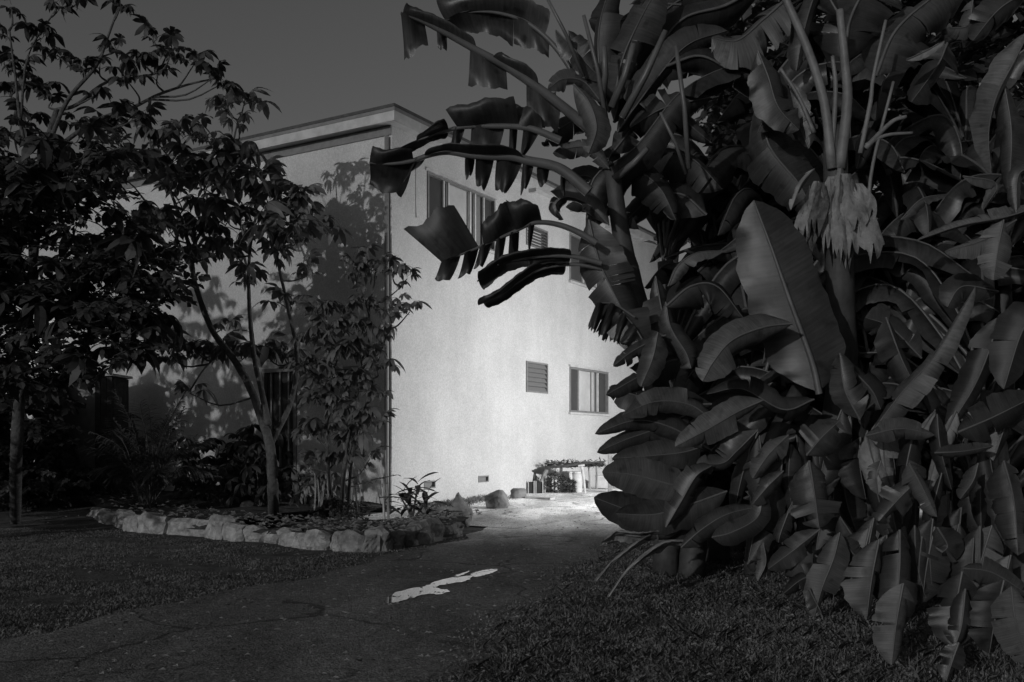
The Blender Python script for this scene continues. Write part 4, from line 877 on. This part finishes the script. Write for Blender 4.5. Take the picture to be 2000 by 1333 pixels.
# the big upright leaf and its neighbours
gc = gp(1480, 1120); PC = empty('banana_plant', gc, 'banana plant with one big upright oval leaf facing the drive', 'banana plant', 'banana plants of the clump')
pseudostem(PC, [gc, at(1500, 900, 8.6), at(1560, 760, 8.7)], .11, .07)
Lf(PC, [(1600, 770), (1585, 705), (1540, 580), (1505, 480), (1472, 392)], 7.8, 78, 0, .12, .15, -1, ub0=.02, m='banana', rib=.03)
Lf(PC, [(1548, 632), (1490, 640), (1430, 665), (1395, 705), (1372, 745)], 7.5, 46, 10, .2, .3, 0, m='banana_pale')
Lf(PC, [(1300, 600), (1350, 560), (1400, 560), (1450, 620)], 8.1, 55, 25, .2, .4, 1, m='banana_dark')
Lf(PC, [(1305, 560), (1325, 520), (1360, 495), (1412, 490)], 8.0, 22, 30, .2, .4, 0, m='banana_pale')
Lf(PC, [(1300, 590), (1310, 640), (1340, 690), (1350, 720)], 8.1, 38, 10, .2, .4, 0, m='banana')
Lf(PC, [(1280, 540), (1300, 650), (1310, 720)], 8.3, 40, 20, .2, .4, 2, m='banana')
Lf(PC, [(1300, 655), (1262, 672), (1230, 690), (1198, 716)], 8.0, 30, 10, .2, .35, 0)
Lf(PC, [(1285, 650), (1275, 700), (1252, 756)], 7.9, 30, 0, .2, .4, 0)
Lf(PC, [(1370, 700), (1310, 705), (1250, 735), (1184, 772)], 8.2, 40, 0, .2, .4, 2, m='banana_dark')
Lf(PC, [(1390, 790), (1320, 790), (1250, 775), (1190, 756)], 8.25, 44, -10, .2, .4, 1, m='banana_dark')
Lf(PC, [(1400, 830), (1350, 792), (1280, 785), (1215, 812)], 7.9, 30, 5, .2, .4, 1, m='banana')
Lf(PC, [(1390, 880), (1310, 835), (1240, 822), (1162, 848)], 8.1, 36, 0, .2, .4, 1, m='banana_dark')
Lf(PC, [(1360, 800), (1290, 835), (1220, 860), (1166, 884)], 8.2, 26, 5, .2, .4, 1, m='banana_dark')
Lf(PC, [(1420, 850), (1350, 880), (1280, 890), (1195, 896)], 8.15, 34, 10, .2, .4, 1, m='banana_dark')
Lf(PC, [(1490, 782), (1440, 805), (1380, 840), (1318, 873)], 7.6, 34, 20, .15, .3, 0, m='banana_pale')
Lf(PC, [(1400, 870), (1330, 880), (1260, 885), (1195, 900)], 8.2, 22, 30, .2, .4, 0, m='banana_dark')
Lf(PC, [(1360, 958), (1300, 944), (1240, 928), (1176, 922)], 7.8, 42, 0, .15, .25, -1, m='banana')
Lf(PC, [(1400, 1010), (1330, 1015), (1240, 1000), (1160, 972)], 7.9, 46, 0, .2, .3, -1, m='banana_dark')
Lf(PC, [(1420, 960), (1350, 985), (1280, 1005), (1203, 1004)], 7.75, 44, -10, .2, .3, -1, m='banana_dark')
Lf(PC, [(1370, 1000), (1310, 1030), (1250, 1050)], 7.8, 22, -10, .2, .3, 0, m='banana')
Lf(PC, [(1300, 1030), (1330, 980), (1360, 930), (1390, 910)], 7.6, 32, -20, .3, .5, 0, m='banana')
Lf(PC, [(1330, 1070), (1370, 1035), (1420, 1005), (1480, 990)], 7.5, 32, 0, .2, .4, 1, m='banana')
Lf(PC, [(1390, 1050), (1430, 1040), (1480, 1010), (1490, 960)], 7.45, 30, 0, .2, .4, 0, m='banana')
Lf(PC, [(1480, 840), (1440, 880), (1410, 905), (1360, 905)], 7.7, 30, 20, .2, .4, 1, m='banana')
Lf(PC, [(1540, 850), (1500, 890), (1470, 935)], 7.5, 28, 0, .2, .4, 0, m='banana_pale')
Lf(PC, [(1530, 920), (1500, 950), (1470, 985)], 7.4, 26, 10, .2, .4, 0, m='banana')
Lf(PC, [(1590, 780), (1530, 800), (1450, 760), (1380, 770)], 8.2, 38, 30, .3, .4, 1, m='banana_dark')
for pts in ([(1290, 1040), (1240, 1065), (1195, 1100), (1165, 1135)], [(1350, 1060), (1290, 1065), (1230, 1110), (1190, 1165)], [(1310, 1040), (1250, 1045), (1205, 1042), (1180, 1055)]):
    Fl(PC, pts, 7.9, [(.2, 1, (-4, 18), (-10, 14), .8), (.1, .8, (0, -10), (-3, -8), .8)], 'dead', .03, 7.7, 'dead')

# plant D: low skirt of drooping leaves at the right foreground
gd = gp(1760, 1200); PD = empty('banana_plant', gd, 'nearest low banana plant with broad leaves drooping onto the grass', 'banana plant', 'banana plants of the clump')
pseudostem(PD, [gd + Vector((0, .9, .05)), at(1760, 1000, 8.4), at(1770, 830, 8.5)], .10, .08)
for (mid, Y, hw, roll, fold, tears, m) in [
    ([(1575, 890), (1605, 855), (1640, 822)], 7.2, 44, 0, .15, 0, 'banana'),
    ([(1580, 900), (1590, 960), (1600, 1032)], 7.0, 54, 0, .12, 1, 'banana'),
    ([(1640, 1040), (1628, 1090), (1605, 1150), (1590, 1205)], 6.7, 34, 10, .15, 2, 'banana_pale'),
    ([(1640, 1050), (1670, 1085), (1690, 1090)], 6.8, 26, 0, .2, 0, 'banana'), ([(1620, 1120), (1570, 1130), (1530, 1160)], 6.85, 26, 0, .2, 0, 'banana_dark'),
    ([(1757, 1035), (1757, 1100), (1752, 1180), (1748, 1222)], 6.5, 56, 0, .12, 2, 'banana'),
    ([(1775, 905), (1800, 950), (1830, 1010)], 6.9, 34, 0, .2, 1, 'banana_pale'), ([(1800, 930), (1750, 980), (1715, 1020)], 7.0, 34, 10, .25, 2, 'banana'),
    ([(1600, 1035), (1550, 1075), (1500, 1112)], 6.9, 26, 0, .2, 0, 'banana'), ([(1960, 900), (1980, 980), (1988, 1085)], 6.6, 50, 0, .15, 2, 'banana'),
    ([(1885, 1150), (1878, 1220), (1866, 1260)], 5.5, 32, 0, .15, 1, 'banana'), ([(1872, 1255), (1860, 1290), (1848, 1330)], 5.0, 24, 0, .15, 1, 'banana'),
    ([(1690, 852), (1760, 838), (1825, 850)], 7.3, 24, 0, .15, 0, 'banana_pale'), ([(1870, 845), (1940, 815), (2030, 770)], 7.0, 44, 0, .2, 0, 'banana_dark'),
    ([(1825, 885), (1880, 882), (1940, 872)], 6.9, 16, 0, .2, 0, 'banana'), ([(1910, 905), (1900, 940), (1875, 975)], 6.8, 26, 0, .3, 1, 'banana'),
    ([(1880, 1110), (1940, 1120), (2020, 1170)], 6.3, 30, 0, .2, 2, 'banana'), ([(1700, 850), (1760, 770), (1830, 690), (1905, 560)], 7.5, 34, 35, .3, 1, 'banana_pale'),
    ([(1720, 900), (1712, 930), (1715, 965)], 7.1, 18, 30, .3, 0, 'banana_pale'), ([(1830, 1030), (1850, 1065), (1840, 1080)], 6.8, 34, 0, .2, 0, 'banana_dark'),
    ([(1640, 1010), (1670, 1060), (1660, 1090)], 7.0, 30, 20, .2, 0, 'banana_dark'), ([(1540, 1000), (1525, 1040), (1520, 1060)], 7.1, 22, 0, .3, 0, 'banana'),
    ([(1490, 1060), (1495, 1100), (1480, 1135)], 7.1, 18, 30, .3, 1, 'banana_pale'), ([(1580, 1150), (1600, 1190), (1605, 1200)], 6.7, 20, 20, .3, 0, 'banana'),
    ([(1950, 620), (1930, 690), (1900, 760), (1850, 840)], 7.6, 40, 10, .2, 1, 'banana_dark'), ([(1990, 760), (1960, 840), (1940, 900)], 7.2, 50, 10, .2, 1, 'banana'),
    ([(1950, 570), (1880, 560), (1850, 600)], 7.8, 34, 0, .2, 0, 'banana_dark'), ([(1730, 620), (1760, 700), (1790, 760)], 8.0, 40, 10, .2, 1, 'banana_dark'),
    ([(1640, 700), (1700, 760), (1720, 800)], 7.9, 44, 0, .2, 1, 'banana_dark'), ([(1800, 700), (1740, 640), (1690, 620)], 8.1, 40, 30, .2, 1, 'banana'), ([(1680, 820), (1650, 760), (1640, 690)], 7.7, 36, 40, .2, 1, 'banana')]:
    Lf(PD, mid, Y, hw, roll, fold, .3, tears, m=m)
rs = random.Random(99)
for k in range(46):
    px = rs.uniform(1480, 2010); yb_ = 1090 + max(0, (px - 1480)) * .30; py = rs.uniform(800, yb_ - 150); Y = 7.75 + rs.uniform(-.15, .5) - max(0, px - 1700) * .0016; L_ = rs.uniform(110, 190); dx = rs.uniform(-70, 50)
    Lf(PD, [(px, py), (px + dx * .45 - 6, py + L_ * .45), (px + dx, py + L_)], Y, rs.uniform(22, 44), rs.uniform(-55, 55), .25, .6, rs.choice((0, 1, 2)), m=rs.choice(('banana', 'banana_dark', 'banana_dark', 'banana_dark', 'dead')))
for k in range(16):
    px = rs.uniform(1690, 2030); py = rs.uniform(1000, 1140) + max(0, px - 1850) * .25; L_ = rs.uniform(110, 175); dx = rs.uniform(-50, 40); Y = min(6.9, 1.22 * F / (py + L_ - HZ)) - .05
    Lf(PD, [(px, py), (px + dx * .4 - 5, py + L_ * .5), (px + dx, py + L_)], Y, rs.uniform(32, 54), rs.uniform(-30, 30), .2, .4, rs.choice((0, 1)), m=rs.choice(('banana', 'banana', 'banana_dark', 'banana_pale')))
# plant E: right edge
ge = gp(2050, 1230); PE = empty('banana_plant', ge, 'banana plant at the right edge with pale folded leaves', 'banana plant', 'banana plants of the clump')
pseudostem(PE, [ge + Vector((.2, .8, 0)), at(2050, 900, 7.4), at(2040, 400, 7.6)], .14, .09)
for (mid, Y, hw, roll, fold, tears, m) in [
    ([(2040, 400), (1960, 425), (1880, 440), (1790, 470)], 7.3, 22, 30, .5, 0, 'banana_pale'), ([(1960, 430), (1950, 480), (1940, 548)], 7.3, 36, 0, .2, 1, 'banana_pale'), ([(1985, 430), (1920, 470), (1845, 492)], 7.35, 28, 0, .3, 0, 'banana_pale'),
    ([(2010, 60), (1980, 120), (1945, 190), (1930, 260), (1935, 340)], 7.5, 38, 30, .3, 1, 'banana_pale'), ([(1960, 160), (1975, 260), (1970, 380)], 7.6, 36, 0, .2, 0, 'banana_dark'),
    ([(1900, 0), (1890, 50), (1850, 55)], 7.7, 24, 0, .3, 1, 'banana_pale'), ([(2010, -20), (1950, 20), (1900, 80)], 7.6, 40, 10, .3, 1, 'banana'), ([(1880, 345), (1945, 360), (1920, 410)], 7.6, 16, 40, .3, 0, 'banana_pale'),
    ([(1760, 430), (1800, 390), (1850, 380)], 7.8, 14, 40, .3, 0, 'banana'), ([(2040, 330), (1990, 340), (1985, 420)], 7.3, 20, 20, .3, 1, 'banana'),
    ([(2050, 600), (2000, 640), (1960, 760)], 7.2, 50, 10, .3, 1, 'banana_dark'), ([(1770, 118), (1810, 100), (1845, 80)], 7.9, 10, 20, .3, 0, 'dead'), ([(1850, 85), (1830, 130), (1780, 200)], 8.2, 50, 10, .3, 1, 'banana_dark')]:
    Lf(PE, mid, Y, hw, roll, fold, .35, tears, m=m)

# filler plants further back in the clump: shared arching leaf meshes
def generic_leaf(seed):
    r = random.Random(seed); L = r.uniform(1.5, 2.1); up = r.uniform(.5, 1.1); pts = [Vector((0, 0, 0)), Vector((L * .25, 0, up * .6)), Vector((L * .55, r.uniform(-.1, .1), up)), Vector((L * .85, 0, up * .75)), Vector((L, 0, up * .25))]
    q = catmull(pts, 20); return q, r.uniform(.20, .28)
GL = []
tmp = empty('tmp', (0, 0, 0), '', '')
for s in range(7):
    q, hw = generic_leaf(s); o = make_leaf(tmp, q, hw, Vector((0, 0, 1)), 0, .1, .6, 3, .12, 'banana' if s % 2 else 'banana_dark', .02, seed=s); GL.append((o.data, o.children[0].data))
for o in list(tmp.children):
    for c in list(o.children): bpy.data.objects.remove(c)
    bpy.data.objects.remove(o)
bpy.data.objects.remove(tmp)
def proj(p): return 1000 + F * p.x / p.y, HZ - F * (p.z - CH) / p.y
LIM = [(-100, 1190), (60, 1200), (200, 1225), (330, 1180), (420, 1165), (560, 1205), (640, 1262), (700, 1265), (760, 1225), (1000, 1225), (1060, 1320), (1100, 1480), (1160, 1640), (1240, 1820), (1300, 1900), (1400, 2000)]
def xmin(py):
    for (y0, x0), (y1, x1) in zip(LIM, LIM[1:]):
        if py <= y1: return x0 + (x1 - x0) * (py - y0) / (y1 - y0)
    return 2000
fill = [(1400, 10.4, 5.6, 'banana plant behind the arching leaves, filling the clump left of centre', 26), (1560, 10.8, 6.2, 'dark banana plant standing behind the tallest one', 26), (1760, 10.2, 5.6, 'shaded banana plant in the middle back of the clump', 26), (1950, 10.0, 6.0, 'shaded banana plant at the right back of the clump', 26),
        (1480, 9.4, 2.9, 'shorter banana plant deep in the clump left of centre', 22), (1700, 9.2, 3.0, 'shorter banana plant deep in the clump right of centre', 22), (1920, 8.8, 2.8, 'shorter banana plant deep in the clump at the right', 22), (1350, 9.6, 2.2, 'small shaded banana plant low at the left of the clump', 22),
        (1300, 9.8, 5.2, 'banana plant at the left back of the clump, nearest the drive', 30), (1660, 11.8, 7.4, 'tall banana plant furthest back in the clump at its middle', 34), (1880, 11.6, 7.4, 'tall banana plant furthest back in the clump at its right', 34), (1440, 11.8, 7.0, 'tall banana plant furthest back in the clump at its left', 34)]
for (px, Y, h, lb, n) in fill:
    x = (px - 1000) / F * Y; g = Vector((x, Y, ground(x, Y))); P = empty('banana_plant', g, lb, 'banana plant', 'banana plants of the clump')
    pseudostem(P, [g, g + Vector((.05, 0, h * .35)), g + Vector((0, 0, h * .62))], .14, .08)
    k = 0; tries = 0
    while k < n and tries < 600:
        tries += 1; base = g + Vector((0, 0, h * random.uniform(.15, .68))); az = random.uniform(0, 6.28); sc = random.uniform(.8, 1.15); tl = random.uniform(-.5, .55)
        me, mr = random.choice(GL); Mx = Matrix.Translation(base) @ Matrix.Rotation(az, 4, 'Z') @ Matrix.Rotation(tl, 4, 'Y') @ Matrix.Scale(sc, 4); ok = True
        for i in range(0, len(me.vertices), 9):
            X = Mx @ me.vertices[i].co; a, b = proj(X)
            if a < xmin(b) or X.y < 8.75 + .0 * b or X.z < ground(X.x, X.y): ok = False; break
        if not ok: continue
        o = bpy.data.objects.new('leaf', me); COL.objects.link(o); o.parent = P; o.matrix_local = Matrix.Translation(-g) @ Mx
        c = bpy.data.objects.new('midrib', mr); COL.objects.link(c); c.parent = o; k += 1

# ------------------------------------------------------------------ grass, ground cover, litter
def blades(name, pts, hmin, hmax, wd, lean, m, leafy=False):
    n = len(pts); base = np.array(pts, dtype=np.float64); az = rng.uniform(0, 6.283, n); h = rng.uniform(hmin, hmax, n); ln = rng.uniform(.1, lean, n)
    d = np.stack([np.cos(az), np.sin(az), np.zeros(n)], 1); s = np.stack([-np.sin(az), np.cos(az), np.zeros(n)], 1); z = np.array([0, 0, 1.0])
    wv = (wd * rng.uniform(.6, 1.4, n))[:, None]
    mid = base + d * (h * ln * .4)[:, None] + z * (h * .6)[:, None]; tip = base + d * (h * ln)[:, None] + z * (h * (1.0 if not leafy else .75))[:, None]
    if leafy: V = np.stack([base, mid + s * wv, tip, mid - s * wv], 1).reshape(-1, 3); Fq = np.arange(4 * n).reshape(-1, 4)
    else: V = np.stack([base + s * wv, base - s * wv, mid - s * wv * .7, tip, mid + s * wv * .7], 1).reshape(-1, 3); Fq = np.arange(5 * n).reshape(-1, 5)
    me = bpy.data.meshes.new(name); k = Fq.shape[1]; me.vertices.add(len(V)); me.vertices.foreach_set('co', V.ravel().astype(np.float32)); me.loops.add(Fq.size); me.loops.foreach_set('vertex_index', Fq.ravel().astype(np.int32))
    me.polygons.add(n); me.polygons.foreach_set('loop_start', (np.arange(n) * k).astype(np.int32)); me.update(calc_edges=True); me.materials.append(m)
    o = bpy.data.objects.new(name, me); COL.objects.link(o); return tag(o, kind='stuff')
def scatter(n, fn, ylo, yhi, pw=1.6):
    out = []
    while len(out) < n:
        Y = ylo + (yhi - ylo) * random.random() ** pw; x = random.uniform(-.62, .62) * Y
        if fn(x, Y): out.append((x, Y, ground(x, Y)))
    return out
def clump(x, y, s): return math.sin(x * s + 1.7 * math.sin(y * s * .8)) * math.sin(y * s * 1.1 + 1.3 * math.sin(x * s * .7))
tag(blades('ground_cover', scatter(190000, lambda x, y: x > interp(EDGE_R, y) + .12 * math.sin(y * 2.3) + random.uniform(-.25, .12) - .1 and random.random() < .6 + .5 * clump(x, y, 5), 3.6, 13), .006, .036, .006, 1.9, M['cover'], True))
tag(blades('bank_grass', scatter(16000, lambda x, y: x > interp(EDGE_R, y) + random.uniform(-.15, .3), 3.6, 14), .03, .085, .0025, 1.5, M['grass']))
bed_y = lambda x: min((e.y for e in edge if abs(e.x - x) < .25), default=30)
def lawn(x, y):
    if x > interp(EDGE_L, y) + random.gauss(-.1, .45) or y > bed_y(x) - .05: return False
    return random.random() < .45 + .55 * clump(x, y, 2.2)
BY = {}
tag(blades('lawn_grass', scatter(60000, lawn, 4.6, 15.5, 1.2), .006, .024, .005, 2.0, M['grass']))
tag(blades('wall_foot_weeds', [tuple(Vector(WR(random.uniform(-.3, 9), random.uniform(.03, .35) ** 1.0, 0)) + Vector((0, 0, 0))) for _ in range(0)] + [(q[0], q[1], ground(q[0], q[1]) + .02) for q in (WR(random.uniform(.4, 3.5), .05 + abs(random.gauss(0, .3)), 0) for _ in range(900))], .04, .13, .01, 1.3, M['grass']))
mb = MB()
for k in range(2600):
    Y = 5 + 14 * random.random() ** 1.3; x = random.uniform(-.5, .35) * Y; z = ground(x, Y) + .03; s = random.uniform(.008, .028); a = random.uniform(0, 6.28); c, sn = math.cos(a) * s, math.sin(a) * s
    mb.add([(x - c, Y - sn, z), (x + sn * .5, Y - c * .5, z + s * .5), (x + c, Y + sn, z + s * .2), (x - sn * .5, Y + c * .5, z + s * .6)], [(0, 1, 2, 3)])
tag(mb.obj('leaf_litter', M['litter']), kind='stuff')
mb = MB()
for k in range(900):
    j = random.randrange(len(edge)); e = edge[j] + Vector((random.uniform(-.2, .2), random.uniform(.3, 2.2), 0)); x, Y = e.x, e.y
    if (e - C0).dot(LN) < .1 and (e - C0).dot(RN) < .1: continue
    z = ground(x, Y) + .22; s = random.uniform(.02, .07); a = random.uniform(0, 6.28); c, sn = math.cos(a) * s, math.sin(a) * s
    mb.add([(x - c, Y - sn, z), (x + sn * .5, Y - c * .5, z + s * .5), (x + c, Y + sn, z + s * .2), (x - sn * .5, Y + c * .5, z + s * .6)], [(0, 1, 2, 3)])
tag(mb.obj('bed_litter', M['litter']), kind='stuff')
